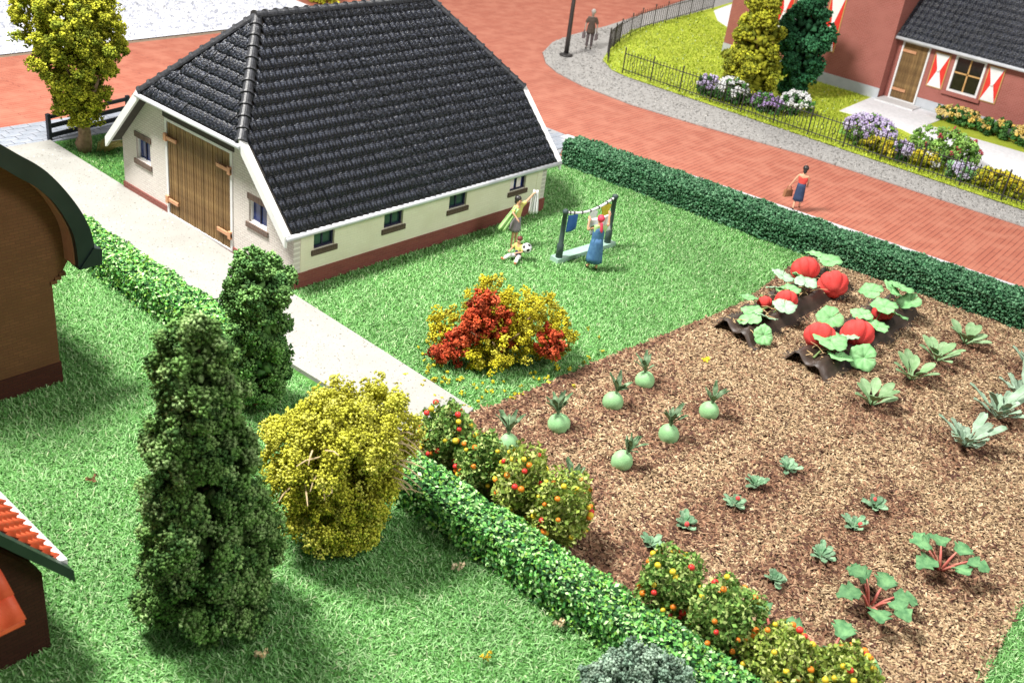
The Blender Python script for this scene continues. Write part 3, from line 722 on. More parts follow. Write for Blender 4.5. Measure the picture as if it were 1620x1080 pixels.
# ================================================================== dark gabled building at the left edge
M_dkbrick = brick_mat('dark_brown_brick', (0.17, 0.08, 0.036), (0.14, 0.066, 0.03), (0.11, 0.052, 0.026), (0, 2), 0.20, 0.07, 0.006, 0.85, 0.3, stain=(0.125, 0.06, 0.026))
M_dkplinth = brick_mat('dark_red_plinth', (0.075, 0.024, 0.014), (0.06, 0.02, 0.012), (0.05, 0.02, 0.015), (0, 2), 0.20, 0.07, 0.009, 0.85, 0.5)
M_dkgreen = mat('dark_green_paint', (0.007, 0.017, 0.017), (0.013, 0.026, 0.025), 0.4, scale=2, spec=0.5)
M_pinkpl = mat('pink_plaster', (0.42, 0.20, 0.13), (0.36, 0.17, 0.11), 0.85)
CX = -9.6
lb = empty('gabled_building', (CX, -0.64, 0), 'dark brown brick building with curved dark green gable board at the left edge', 'building')
outer = [(-7.67, 5.70), (-7.33, 5.42), (-6.95, 5.11), (-6.62, 4.70), (-6.31, 4.19), (-6.12, 3.75), (-6.04, 3.39), (-6.03, 3.20)]
inner = [(-7.72, 5.27), (-7.43, 5.02), (-7.10, 4.75), (-6.80, 4.39), (-6.59, 3.99), (-6.46, 3.63), (-6.41, 3.28), (-6.40, 2.83)]
outer = [(-8.6, 6.35), (-8.1, 6.03)] + outer; inner = [(-8.6, 5.95), (-8.15, 5.60)] + inner
def smooth_path(p, k=4):
    q = [p[0]] + p + [p[-1]]; out = []
    for a, b, c, d in zip(q[:-3], q[1:-2], q[2:-1], q[3:]):
        for i in range(k):
            t = i / k
            out.append(tuple(0.5 * (2 * b[j] + (c[j] - a[j]) * t + (2 * a[j] - 5 * b[j] + 4 * c[j] - d[j]) * t * t + (3 * b[j] - a[j] - 3 * c[j] + d[j]) * t ** 3) for j in (0, 1)))
    return out + [p[-1]]
outer, inner = smooth_path(outer), smooth_path(inner)
def mir(p): return (2 * CX - p[0], p[1])
wout = [(-6.74, 0.5), (-6.74, 2.42), (-6.48, 2.62), (-6.34, 2.84)] + [(x - 0.02, z + 0.05) for x, z in reversed(inner[8:-4])] + [(-8.5, 5.85)]
poly = wout + [mir(p) for p in reversed(wout)]
MB().prism([(x - CX, 0.0, z) for x, z in poly], (0, 0.35, 0)).build('gable_wall', M_dkbrick, lb)
MB().box(-(-6.74 - CX) - 0.025, -6.74 - CX + 0.025, -0.025, 0.36, 0.0, 0.5).build('plinth', M_dkplinth, lb)
# jagged brick teeth under the curve, catching the light
for (bx, bz) in ((-6.50, 2.50), (-6.60, 2.43), (-6.70, 2.36)): MB().box(bx - CX - 0.08, bx - CX + 0.06, -0.03, 0.2, bz, bz + 0.075).build('brick', M_dkbrick, lb)
board = outer + list(reversed(inner))
for mm in (False, True):
    pl = [mir(p) for p in board] if mm else board
    MB().prism([(x - CX, -0.52, z) for x, z in pl], (0, 0.13, 0)).build('gable_board', M_dkgreen, lb)
    so = [(x - CX, z) for x, z in (([mir(p) for p in inner]) if mm else inner)]
    g = MB()
    g.sheet([[(x, -0.388, z + 0.04), (x, 0.02, z + 0.04)] for x, z in so], 0.06); g.build('soffit', M_pinkpl, lb)
    ft = [(-6.40, 2.82), (-5.91, 2.82), (-5.88, 3.16), (-6.06, 3.22)]
    ft = [mir(p) for p in ft] if mm else ft
    MB().prism([(x - CX, -0.56, z) for x, z in ft], (0, 0.36, 0)).build('board_foot', M_dkgreen, lb)
ro = [(x, z - 0.34) for x, z in outer]
roof_l = [[(x - CX, yy, z) for x, z in ro + [(2 * CX - x, z) for x, z in reversed(ro)]] for yy in (0.3, 3.2)]
MB().sheet(roof_l, 0.05).build('roof', M_dkgreen, lb)
MB().box(-2.7, 2.7, 2.9, 3.2, 0, 4.0).build('back_wall', M_dkbrick, lb); 
for sx in (-1, 1): MB().box(*(sorted((sx * 2.55, sx * 2.83))), 0.36, 3.2, 0, 2.8).build('side_wall', M_dkbrick, lb)

# ================================================================== small house with an orange roof, bottom left
M_orange = mat('orange_tile', (0.72, 0.095, 0.035), (0.84, 0.15, 0.06), 0.5, scale=4, bump=0.2, rand=0.1)
sh = empty('small_house', (-12.4, -7.6, 0), 'small dark house with bright orange tiled roof at the bottom left corner', 'house')
SX = -12.4
M_blk = brick_mat('very_dark_brick', (0.055, 0.02, 0.012), (0.045, 0.016, 0.010), (0.035, 0.015, 0.009), (0, 2), 0.2, 0.07, 0.009, 0.85, 0.5)
xr = -10.63 - SX; s2 = 1.26
MB().prism([(-xr, 0, 0), (xr, 0, 0), (xr, 0, 1.52), (0, 0, 1.52 + s2 * xr), (-xr, 0, 1.52)], (0, 0.25, 0)).build('gable_wall', M_blk, sh)
MB().box(-xr, xr, 2.9, 3.15, 0, 1.5).build('back_wall', M_blk, sh)
for s in (-1, 1): MB().box(*sorted((s * xr, s * (xr - 0.25))), 0.26, 2.89, 0, 1.5).build('side_wall', M_blk, sh)
ez = 1.60; ex = -10.30 - SX; hz = ez + s2 * ex
for s in (-1, 1):
    ex = -10.38 - SX; hz = ez + s2 * ex
    rr = MB().prism([(s * ex, -0.12, ez - 0.08), (0, -0.12, hz - 0.08), (0, 3.3, hz - 0.08), (s * ex, 3.3, ez - 0.08)], (0, 0, 0.06)).build('roof', M_orange, sh)
    MB().prism([(s * (ex + 0.09), -0.32, ez - 0.24), (0, -0.32, hz - 0.17), (0, -0.32, hz + 0.05), (s * (ex + 0.09), -0.32, ez - 0.02)], (0, 0.19, 0)).build('gable_board', M_dkgreen, sh)
    MB().prism([(s * ex, -0.125, ez - 0.06), (s * (ex + 0.10), -0.125, ez - 0.06), (s * (ex + 0.10), -0.125, ez + 0.075), (s * (ex - 0.02), -0.125, ez + 0.10)], (0, 3.42, 0)).build('gutter', M_wpaint, sh)
    tvl = math.hypot(ex, hz - ez); u = Vector((0, s, 0)); v = Vector((-s * ex, 0, hz - ez)).normalized(); nn = u.cross(v)
    R = Matrix((u, v, nn)).transposed().to_4x4()
    OTV, OTF = tile_template(0.21, 0.30); ome = np_mesh('roof_tile', OTV, OTF); ome.materials.append(M_orange)
    for r in range(int(tvl / 0.25)):
        for k in range(16):
            yy = -0.12 + k * 0.21 if s > 0 else 3.25 - k * 0.21
            o = link('roof_tile', ome, None, rr); o.matrix_local = Matrix.Translation(Vector((s * ex, yy, ez - 0.01)) + v * (r * 0.25) + nn * 0.01) @ R
# little tiled canopy on the gable
cn = MB().prism([(-1.2, 0.0, 1.80), (1.18, 0.0, 1.80), (1.18, -0.62, 1.30), (-1.2, -0.62, 1.30)], (0, 0, 0.07)).build('canopy', M_orange, sh)
cv = Vector((0, 0.62, 0.50)).normalized(); cu_ = Vector((1, 0, 0)); cnn = cu_.cross(cv); R = Matrix((cu_, cv, cnn)).transposed().to_4x4()
CTV, CTF = tile_template(0.34, 0.44); cme = np_mesh('canopy_tile', CTV, CTF); cme.materials.append(M_orange)
for r in range(2):
    for k in range(7):
        o = link('canopy_tile', cme, None, cn); o.matrix_local = Matrix.Translation(Vector((-1.2 + k * 0.34, -0.63, 1.39)) + cv * (r * 0.40)) @ R

# ================================================================== trees, shrubs and hedges
M_leafA = mat('foliage', None, attr=True, rough=0.8, spec=0.15)
M_bark = mat('bark', (0.20, 0.13, 0.08), (0.36, 0.25, 0.16), 0.9, scale=7, bump=1.0, bscale=16)
M_tan = mat('tan_twig', (0.48, 0.36, 0.20), (0.58, 0.45, 0.28), 0.8)

def conifer(loc, H, prof, palette, label, cat='tree', name='conifer_tree', nclump=700, per=34, rc=0.17, cs=0.085, group=None, lean=(0, 0), zb=0.25, rough=0.12, core=0.72, macro=0, mr=0.2):
    t = empty(name, (loc[0], loc[1], 0), label, cat, group)
    MB().tube([(0, 0, -0.02), (lean[0] * 0.3, lean[1] * 0.3, H * 0.3), (lean[0] * 0.9, lean[1] * 0.9, H * 0.9)], [0.13, 0.10, 0.03], 8).build('trunk', M_bark, t, smooth=True)
    pz = np.array([p[0] for p in prof]); pr = np.array([p[1] for p in prof])
    zz = np.linspace(0, 1, 400); cdf = np.cumsum(np.interp(zz, pz, pr) + 0.05); cdf /= cdf[-1]
    s = np.interp(RNG.random(nclump), cdf, zz); th = RNG.uniform(0, 2 * PI, nclump)
    bump = 1 + rough * np.sin(3 * th + 9 * s) + rough * 0.8 * np.sin(7 * th - 17 * s + 1)
    rad = np.maximum(np.interp(s, pz, pr) * bump * RNG.uniform(0.80, 1.02, nclump) - rc * 0.5, 0)
    z = zb + s * (H - zb - rc * 0.5)
    cx = lean[0] * s + rad * np.cos(th); cy = lean[1] * s + rad * np.sin(th)
    C0 = np.stack([cx, cy, z], 1)
    if macro:                                         # clumps gather into bigger lumps with dark hollows between
        pick = RNG.integers(0, macro, nclump); Mc = C0[:macro]
        d = unit(nclump); out = Mc[pick] - np.array([lean[0] * 0.5, lean[1] * 0.5, 0]); out[:, 2] = 0; out /= np.linalg.norm(out, axis=1)[:, None] + 1e-6
        d = d + out * 0.5 + np.array([0, 0, 0.2]); d /= np.linalg.norm(d, axis=1)[:, None]
        C0 = Mc[pick] + d * (mr * RNG.uniform(0.75, 1.25, macro)[pick] * RNG.uniform(0.7, 1.0, nclump))[:, None]
    C0[:, 2] = np.maximum(C0[:, 2], 0.12)
    A = clumps(C0, rc * RNG.uniform(0.6, 1.25, nclump), per, cs, palette, cvar=0.22)
    nb = nclump // 2                                  # inner mass, colour darkened to paint shade inside the crown
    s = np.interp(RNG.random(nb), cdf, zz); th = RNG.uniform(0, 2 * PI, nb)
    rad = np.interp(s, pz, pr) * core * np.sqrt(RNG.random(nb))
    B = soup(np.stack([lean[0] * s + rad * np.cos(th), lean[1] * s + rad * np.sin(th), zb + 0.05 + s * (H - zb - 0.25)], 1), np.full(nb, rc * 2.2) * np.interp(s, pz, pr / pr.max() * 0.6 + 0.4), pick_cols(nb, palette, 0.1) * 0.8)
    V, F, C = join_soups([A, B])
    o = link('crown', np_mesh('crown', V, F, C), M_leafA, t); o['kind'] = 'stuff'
    return t
DKG = [(0.10, 0.20, 0.05), (0.14, 0.265, 0.07), (0.065, 0.145, 0.04), (0.21, 0.34, 0.11), (0.115, 0.22, 0.055), (0.26, 0.39, 0.15)]
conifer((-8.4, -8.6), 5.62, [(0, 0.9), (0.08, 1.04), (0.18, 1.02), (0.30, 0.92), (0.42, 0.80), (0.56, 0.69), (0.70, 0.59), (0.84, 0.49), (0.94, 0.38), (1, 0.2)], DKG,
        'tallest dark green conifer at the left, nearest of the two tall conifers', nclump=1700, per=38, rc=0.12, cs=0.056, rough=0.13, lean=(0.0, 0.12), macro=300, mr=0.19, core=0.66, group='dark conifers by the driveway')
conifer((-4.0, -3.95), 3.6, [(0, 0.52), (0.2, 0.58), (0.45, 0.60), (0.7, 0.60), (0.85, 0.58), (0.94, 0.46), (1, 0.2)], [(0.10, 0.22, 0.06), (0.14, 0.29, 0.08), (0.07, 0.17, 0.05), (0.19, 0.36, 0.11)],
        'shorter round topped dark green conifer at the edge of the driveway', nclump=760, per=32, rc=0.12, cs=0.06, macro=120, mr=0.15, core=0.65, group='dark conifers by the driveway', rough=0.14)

def blob_crown(name, blobs, n, palette, parent, rc=0.14, per=40, cs=0.06, fill=0.35, tpl=CRUMB, kind='stuff', cvar=0.2, jit=0.06, macro=0, mr=0.2):
    """clumps over the surface of a union of ellipsoids (x, y, z, rx, ry, rz)"""
    bl = np.array(blobs); ar = bl[:, 3] * bl[:, 5]; k = RNG.choice(len(bl), n, p=ar / ar.sum())
    d = unit(n); inside = RNG.random(n) < fill
    rr = np.where(inside, RNG.uniform(0.35, 0.8, n), RNG.uniform(0.88, 1.03, n))
    P = bl[k, :3] + d * bl[k, 3:6] * rr[:, None] + RNG.normal(0, jit, (n, 3))
    if macro:
        Mc = P[:macro]; pick = RNG.integers(0, len(Mc), n); dd = unit(n) + np.array([0, 0, 0.25]); dd /= np.linalg.norm(dd, axis=1)[:, None]
        P = Mc[pick] + dd * (mr * RNG.uniform(0.7, 1.3, len(Mc))[pick] * RNG.uniform(0.65, 1.0, n))[:, None]
    P = P[P[:, 2] > 0.04]
    V, F, C = clumps(P, rc * RNG.uniform(0.6, 1.3, len(P)), per, cs, palette, tpl=tpl, cvar=cvar)
    V[:, 2] = np.maximum(V[:, 2], 0.01)
    o = link(name, np_mesh(name, V, F, C), M_leafA, parent); o['kind'] = kind
    return o

# yellow ball bush with straw sticking out
yb = empty('yellow_bush', (-5.45, -8.35, -0.05), 'ball shaped mustard yellow bush with straw ends beside the tallest conifer', 'bush')
MB().tube([(0, 0, 0.1), (0.02, 0, 0.9), (0, 0, 1.7)], [0.13, 0.10, 0.05], 8).build('trunk', M_bark, yb, smooth=True)
YEL = [(0.55, 0.55, 0.06), (0.48, 0.48, 0.05), (0.62, 0.62, 0.09), (0.42, 0.41, 0.04), (0.58, 0.57, 0.11)]
e1 = np.array([0.67, -0.74, 0.0]); e2 = np.array([-0.74, -0.67, 0.0])
def loc3(a, b, z): v = a * e1 + b * e2; return (v[0], v[1], z)
bl = [(*loc3(0, 0, 1.85), 1.10, 1.10, 1.12), (*loc3(-0.65, 0.1, 1.9), 0.66, 0.66, 0.72), (*loc3(0.45, 0.0, 2.5), 0.66, 0.66, 0.72), (*loc3(0.62, 0.1, 1.9), 0.58, 0.58, 0.6), (*loc3(-0.1, 0.2, 1.05), 0.88, 0.88, 0.75), (*loc3(-0.25, 0, 2.6), 0.5, 0.5, 0.45), (*loc3(0.1, 0.15, 0.55), 0.6, 0.6, 0.45)]
blob_crown('crown', bl, 1900, YEL, yb, rc=0.14, per=34, cs=0.048, fill=0.2, macro=300, mr=0.20, cvar=0.12)
for k in range(26):
    if k < 17:                                        # bundle on the right-hand side
        th = random.uniform(-0.5, 0.5); b0 = Vector(loc3(0.95, 0.35 + random.uniform(-0.3, 0.3), 2.0 + random.uniform(-0.5, 0.65)))
        dv = Vector(loc3(0.9, 0.25, random.uniform(-0.75, 0.35))).normalized()
    else:
        a = random.uniform(-1.1, 0.3); b0 = Vector(loc3(a, 0.9, random.uniform(1.6, 2.6))); dv = Vector(loc3(random.uniform(-1, 0.6), 0.8, random.uniform(-0.2, 0.5))).normalized()
    ln = random.uniform(0.3, 0.62)
    MB().tube([b0, b0 + dv * ln * 0.6 + Vector((0, 0, 0.02)), b0 + dv * ln + Vector((0, 0, -0.04))], [0.017, 0.014, 0.006], 5).build('straw', M_tan, yb)

# orange and yellow shrub on the front lawn
sb = empty('autumn_shrub', (1.75, -5.75, 0), 'yellow and orange red shrub in the middle of the front lawn', 'bush')
YS = [(0.56, 0.50, 0.03), (0.48, 0.43, 0.025), (0.64, 0.58, 0.05), (0.42, 0.37, 0.02), (0.46, 0.42, 0.05)]
RS = [(0.50, 0.085, 0.03), (0.42, 0.06, 0.025), (0.60, 0.13, 0.055), (0.34, 0.05, 0.02)]
for k in range(9):
    th = 2 * PI * k / 9 + 0.3; p2 = Vector((1.0 * math.cos(th), 0.8 * math.sin(th), random.uniform(0.7, 1.6)))
    MB().tube([(0, 0, 0), p2 * 0.5 + Vector((0, 0, 0.15)), p2], [0.05, 0.035, 0.012], 6).build('branch', M_bark, sb, smooth=True)
blob_crown('yellow_foliage', [(*loc3(-1.15, -0.15, 0.72), 0.55, 0.5, 0.42), (*loc3(-0.35, -0.2, 1.45), 0.55, 0.5, 0.62), (*loc3(0.15, 0.25, 0.62), 0.75, 0.6, 0.6), (*loc3(0.75, -0.1, 1.15), 0.85, 0.6, 0.6), (*loc3(1.35, 0.0, 0.85), 0.45, 0.45, 0.6), (*loc3(-0.45, 0.45, 0.35), 0.5, 0.4, 0.3), (*loc3(0.3, -0.3, 1.0), 0.6, 0.5, 0.6)],
           560, YS, sb, rc=0.11, per=26, cs=0.052, fill=0.2, jit=0.08)
red_blobs = [(*loc3(-1.15, 0.45, 0.42), 0.52, 0.42, 0.32), (*loc3(-0.85, 0.40, 0.85), 0.46, 0.40, 0.36), (*loc3(-0.55, 0.32, 1.25), 0.42, 0.38, 0.40), (*loc3(-0.45, 0.15, 1.62), 0.30, 0.28, 0.34), (*loc3(-0.05, 0.3, 1.2), 0.32, 0.3, 0.4), (*loc3(1.25, 0.40, 0.85), 0.36, 0.34, 0.42), (*loc3(0.1, 0.0, 0.8), 0.6, 0.5, 0.4)]
blob_crown('red_foliage', red_blobs, 300, RS, sb, rc=0.10, per=36, cs=0.06, fill=0.5, jit=0.03)
# yellow crumbs that fell off it
th = RNG.uniform(0, 2 * PI, 130); rr = 1.3 + np.abs(RNG.normal(0, 0.75, 130))
cx = 1.75 + rr * np.cos(th) * 1.1; cy = -5.75 + rr * np.sin(th) * 0.8
k = cy < -0.5; cx, cy = cx[k], cy[k]
V, F, C = clumps(np.stack([cx, cy, np.full(len(cx), 0.10)], 1), 0.05 * RNG.uniform(0.3, 1.3, len(cx)), 7, 0.05, YS)
tag(link('fallen_leaves', np_mesh('fallen_leaves', V, F, C), M_leafA), 'yellow leaf crumbs fallen on the grass round the autumn shrub', 'leaves', kind='stuff')

# broad tree beside the slatted fence
bt = empty('broad_tree', (0.62, 11.65, 0), 'olive green broad tree with bare brown trunk behind the farmhouse', 'tree')
tr = MB().tube([(0, 0, -0.02), (-0.02, 0.03, 0.3), (0.03, 0, 0.55), (0.0, 0.0, 1.2), (0.05, 0, 1.9)], [0.2, 0.27, 0.2, 0.18, 0.13], 10)
for a, b, z1, r in ((-0.75, -0.1, 2.6, 0.10), (0.7, 0.1, 2.7, 0.09), (-0.3, 0.4, 3.2, 0.08), (0.3, -0.4, 3.2, 0.08), (0, 0.0, 3.6, 0.09)):
    p = Vector(loc3(a, b, z1)); q = Vector((0.02, 0, 1.1)); tr.tube([q, q.lerp(p, 0.5) + Vector((0, 0, -0.05)), p], [r * 1.3, r, r * 0.4], 7)
tr.build('trunk', M_bark, bt, smooth=True)
OLV = [(0.34, 0.35, 0.025), (0.43, 0.44, 0.035), (0.25, 0.27, 0.02), (0.52, 0.52, 0.05), (0.20, 0.24, 0.025)]
blob_crown('crown', [(*loc3(-0.15, 0, 4.1), 1.62, 1.5, 1.1), (*loc3(-0.1, 0, 4.9), 1.5, 1.4, 1.0), (*loc3(-0.05, 0, 3.3), 1.42, 1.3, 0.9), (*loc3(0.0, 0.0, 2.6), 1.12, 1.05, 0.75), (*loc3(0.1, 0.0, 2.0), 0.82, 0.8, 0.62), (*loc3(0.2, 0, 1.45), 0.5, 0.5, 0.5), (*loc3(-0.35, 0, 1.6), 0.36, 0.36, 0.45)],
           1900, OLV, bt, rc=0.13, per=24, cs=0.07, fill=0.3, macro=420, mr=0.17)
# tan dry tuft at its foot
tf = MB()
for k in range(70):
    a = random.uniform(0, 2 * PI); r = random.uniform(0.02, 0.22); b0 = Vector((r * math.cos(a) * 1.4, r * math.sin(a), 0)); d = Vector((math.cos(a) * 0.25 + 0.2, math.sin(a) * 0.25 - 0.25, random.uniform(0.35, 0.6)))
    tf.tube([b0, b0 + d * 0.6, b0 + d + Vector((0.1, -0.1, -0.08))], [0.012, 0.010, 0.004], 3)
o = tf.build('dry_tuft', mat('dry_grass', (0.50, 0.40, 0.16), (0.58, 0.47, 0.22), 0.8)); o.location = (1.2, 11.5, 0); tag(o, 'tan tuft of dry grass at the foot of the broad tree', 'grass tuft')

# two trees of the far garden, and the crown seen over the farmhouse ridge
conifer((29.4, 3.7), 5.6, [(0, 0.8), (0.12, 1.1), (0.3, 1.18), (0.5, 1.0), (0.7, 0.84), (0.9, 0.7), (1, 0.4)], [(0.36, 0.37, 0.03), (0.45, 0.46, 0.04), (0.27, 0.29, 0.025), (0.19, 0.22, 0.025)],
        'olive yellow conifer behind the iron fence of the far garden', nclump=620, per=22, rc=0.2, cs=0.13, rough=0.16, macro=60, mr=0.34, group='trees of the far garden')
conifer((32.6, 2.95), 4.9, [(0, 0.45), (0.15, 0.85), (0.4, 1.15), (0.65, 1.2), (0.85, 0.95), (1, 0.4)], [(0.03, 0.13, 0.055), (0.045, 0.17, 0.075), (0.022, 0.09, 0.04)],
        'dark bluish green tree in front of the red brick wall', nclump=520, per=22, rc=0.2, cs=0.13, rough=0.10, macro=55, mr=0.28, group='trees of the far garden')
tt = empty('far_shrub', (22.6, 26.2, 0), 'yellow green shrub top just seen over the farmhouse ridge', 'bush')
MB().tube([(0, 0, -0.05), (0, 0, 0.6)], [0.1, 0.06], 6).build('trunk', M_bark, tt)
blob_crown('crown', [(0, 0, 0.35, 0.9, 0.9, 0.5)], 70, [(0.42, 0.44, 0.03), (0.5, 0.5, 0.05)], tt, rc=0.2, per=20, cs=0.12)
# grey green bush rising into the bottom edge
gb = empty('grey_green_bush', (-4.75, -14.75, 0), 'blurred grey green bush cut by the bottom edge of the picture', 'bush')
MB().tube([(0, 0, 0), (0, 0, 1.0)], [0.09, 0.05], 6).build('trunk', M_bark, gb)
blob_crown('crown', [(*loc3(-0.1, 0, 0.72), 0.62, 0.55, 0.5), (*loc3(0.42, 0, 0.62), 0.5, 0.5, 0.45), (*loc3(-0.5, 0, 0.58), 0.42, 0.45, 0.4)], 420, [(0.24, 0.34, 0.25), (0.30, 0.41, 0.31), (0.17, 0.26, 0.19)], gb, rc=0.10, per=26, cs=0.05)

# ---- hedges
def hedge(name, path, width, height, palette, label, leaf=0.085, dens=420, tpl=LEAF, core=(0.02, 0.06, 0.02), wav=0.08):
    """clipped hedge along a path; root sits at its foot: core + leaves"""
    h = empty(name, (*path[0], 0), label, 'hedge', 'clipped hedges')
    pts = [np.array(p, float) for p in path]; o0 = pts[0]
    cb = MB()
    Ps = []; Ns = []
    for a, b in zip(pts[:-1], pts[1:]):
        L = np.linalg.norm(b - a); t = (b - a) / L; s = np.array([-t[1], t[0]])
        hw = width / 2 - 0.06
        q = [a + s * hw - o0, b + s * hw - o0, b - s * hw - o0, a - s * hw - o0]
        cb.prism([(p[0], p[1], 0) for p in q], (0, 0, height - 0.08))
        for kind, area in (('top', L * width), ('l', L * height), ('r', L * height), ('e0', width * height), ('e1', width * height)):
            n = int(area * dens)
            uu = RNG.random(n) * L; vv = RNG.random(n)
            if kind == 'top': off = (vv - 0.5) * width; z = np.full(n, height); nn = np.tile([0, 0, 1.0], (n, 1))
            elif kind in 'lr':
                sg = 1 if kind == 'l' else -1
                off = np.full(n, sg * width / 2); z = vv * height; nn = np.tile([*(s * sg), 0.25], (n, 1))
            else:
                uu = np.full(n, 0.0 if kind == 'e0' else L); off = (RNG.random(n) - 0.5) * width; z = vv * height; nn = np.tile([*(t * (-1 if kind == 'e0' else 1)), 0.2], (n, 1))
            # rounded shoulders
            z = z - 0.22 * np.abs(off / (width / 2)) ** 4 * (z / height) ** 3 * height * 0.5
            xy = a + t * uu[:, None] + s * off[:, None]
            P = np.stack([xy[:, 0] - o0[0], xy[:, 1] - o0[1], z], 1)
            P += nn * (wav * wob(xy[:, 0] * 2 + z, xy[:, 1] * 2 - z, 1.5) + RNG.normal(0, 0.025, n))[:, None]
            Ps.append(P); Ns.append(nn)
    P = np.concatenate(Ps); Nn = np.concatenate(Ns); n = len(P); P[:, 2] = np.maximum(P[:, 2], 0.03)
    # leaf frames: normal roughly outward, random spin
    nrm = Nn + RNG.normal(0, 0.55, (n, 3)); nrm /= np.linalg.norm(nrm, axis=1)[:, None]
    a = unit(n); a -= nrm * (a * nrm).sum(1)[:, None]; a /= np.linalg.norm(a, axis=1)[:, None]; b = np.cross(nrm, a)
    R = np.stack([b, a, nrm], -1)
    V, F, C = soup(P, leaf * RNG.uniform(0.6, 1.4, n), pick_cols(n, palette, 0.2), tpl, R if tpl is LEAF else None)
    cb.build('core', mat(name + '_core', core, tuple(c * 1.5 for c in core), 0.95, scale=6), h)
    o = link('leaves', np_mesh('leaves', V, F, C), mat('hedge_leaf', None, attr=True, rough=0.5, spec=0.3), h); o['kind'] = 'stuff'
    return h
HG = [(0.13, 0.40, 0.07), (0.19, 0.50, 0.11), (0.08, 0.28, 0.05), (0.30, 0.60, 0.18), (0.48, 0.72, 0.33), (0.05, 0.20, 0.05), (0.04, 0.13, 0.04), (0.22, 0.42, 0.06)]
hedge('box_hedge', [(-3.2, 5.6), (-3.2, -2.7)], 0.95, 0.80, HG, 'bright green hedge along the left side of the driveway', leaf=0.095, dens=620)
hedge('box_hedge', [(-3.62, -7.3), (-3.62, -17.6)], 0.82, 0.80, HG, 'bright green hedge between the lawn and the fruit bushes', leaf=0.088, dens=680)
hedge('dark_hedge', [(14.85, 2.55), (15.05, -1.0), (15.4, -6.5), (16.05, -12.5), (17.0, -20)], 1.15, 0.92, [(0.035, 0.125, 0.05), (0.022, 0.085, 0.035), (0.055, 0.17, 0.075), (0.11, 0.25, 0.13)], 'long dark green hedge between the lawn and the red road', leaf=0.085, dens=430, tpl=CRUMB, core=(0.012, 0.045, 0.02))

# ---- flowers of the far garden: each bed plant is a thing
def flower(loc, rx, ry, rz, leafp, flowp, label, nl=60, nf=40, name='flower_plant', top=True):
    p = empty(name, (loc[0], loc[1], 0.03), label, 'flowers', 'flowering plants of the far garden')
    blob_crown('foliage', [(0, 0, rz * 0.45, rx, ry, rz * 0.55)], nl, leafp, p, rc=0.13, per=16, cs=0.11, fill=0.4)
    if nf:
        d = unit(nf); d[:, 2] = np.abs(d[:, 2]) * 0.9 + 0.1
        P = np.array([0, 0, rz * 0.45]) + d * np.array([rx, ry, rz * 0.62])
        V, F, C = clumps(P, 0.10 * RNG.uniform(0.6, 1.2, nf), 14, 0.09, flowp, cvar=0.08)
        o = link('blossoms', np_mesh('blossoms', V, F, C), M_leafA, p); o['kind'] = 'stuff'
    return p
GR1 = [(0.06, 0.17, 0.04), (0.10, 0.24, 0.06), (0.04, 0.11, 0.03)]
GR2 = [(0.22, 0.40, 0.08), (0.30, 0.50, 0.12), (0.14, 0.28, 0.06)]
WH = [(0.80, 0.80, 0.80), (0.70, 0.71, 0.72)]; LV = [(0.45, 0.36, 0.58), (0.55, 0.47, 0.68), (0.62, 0.58, 0.72)]; YE = [(0.62, 0.52, 0.03), (0.70, 0.60, 0.06), (0.5, 0.42, 0.03)]; YC = [(0.78, 0.55, 0.14), (0.8, 0.62, 0.25)]
flower((28.1, 5.0), 0.45, 0.5, 0.9, GR1, LV, 'lilac flowers left of the olive conifer by the iron fence', 40, 36)
flower((28.1, 3.75), 0.65, 0.75, 1.05, GR1, WH, 'white flowers at the foot of the olive conifer', 60, 70)
flower((28.6, 2.1), 0.5, 0.8, 0.7, GR1, [(0.36, 0.22, 0.5), (0.45, 0.32, 0.6)], 'purple flowers between two white flowered plants', 60, 40)
flower((29.6, 1.2), 0.6, 0.7, 0.95, GR1, WH, 'white flowers at the foot of the dark bluish tree', 60, 60)
flower((28.6, -2.9), 0.95, 1.15, 1.15, GR2, LV, 'large lavender clump behind the iron fence', 90, 130)
flower((27.75, -3.9), 0.35, 0.75, 0.62, [(0.30, 0.32, 0.02), (0.40, 0.40, 0.03)], YE, 'yellow plant in front of the lavender clump', 40, 45)
flower((28.0, -4.75), 0.4, 0.5, 0.7, GR1, LV, 'small lilac plant between two yellow plants', 35, 35)
flower((28.0, -5.75), 0.35, 0.6, 0.6, [(0.30, 0.32, 0.02), (0.40, 0.40, 0.03)], YE + WH[:1], 'yellow plant with white specks in front of the leafy bush', 40, 45)
flower((29.6, -5.9), 1.0, 1.45, 1.35, GR2, [(0.42, 0.04, 0.08), (0.5, 0.07, 0.1)], 'leafy light green bush with dark red blooms by the white path', 170, 10)
flower((28.1, -7.35), 0.4, 0.65, 0.6, [(0.20, 0.42, 0.16), (0.16, 0.34, 0.12)], [(0.6, 0.55, 0.72)], 'pale lilac plant under the leafy bush', 40, 34)
flower((28.0, -8.9), 0.45, 1.0, 0.75, [(0.30, 0.34, 0.03), (0.40, 0.42, 0.04)], YE, 'yellow plant nearest the right edge by the iron fence', 60, 80)
flower((27.9, -11.0), 0.4, 0.8, 0.7, GR1, LV, 'dark leafy lilac plant at the right edge by the fence', 50, 30)
flower((36.3, -4.0), 0.55, 1.1, 0.75, GR1, YC, 'low shrub with yellow blooms under the shuttered window', 70, 60)
flower((36.4, -5.9), 0.55, 0.9, 0.7, GR1, YC, 'low dark shrub with few yellow blooms along the house wall', 70, 22)
flower((36.2, -7.5), 0.6, 0.9, 0.85, GR1, YC, 'yellow blooming shrub at the right edge by the house wall', 60, 90)

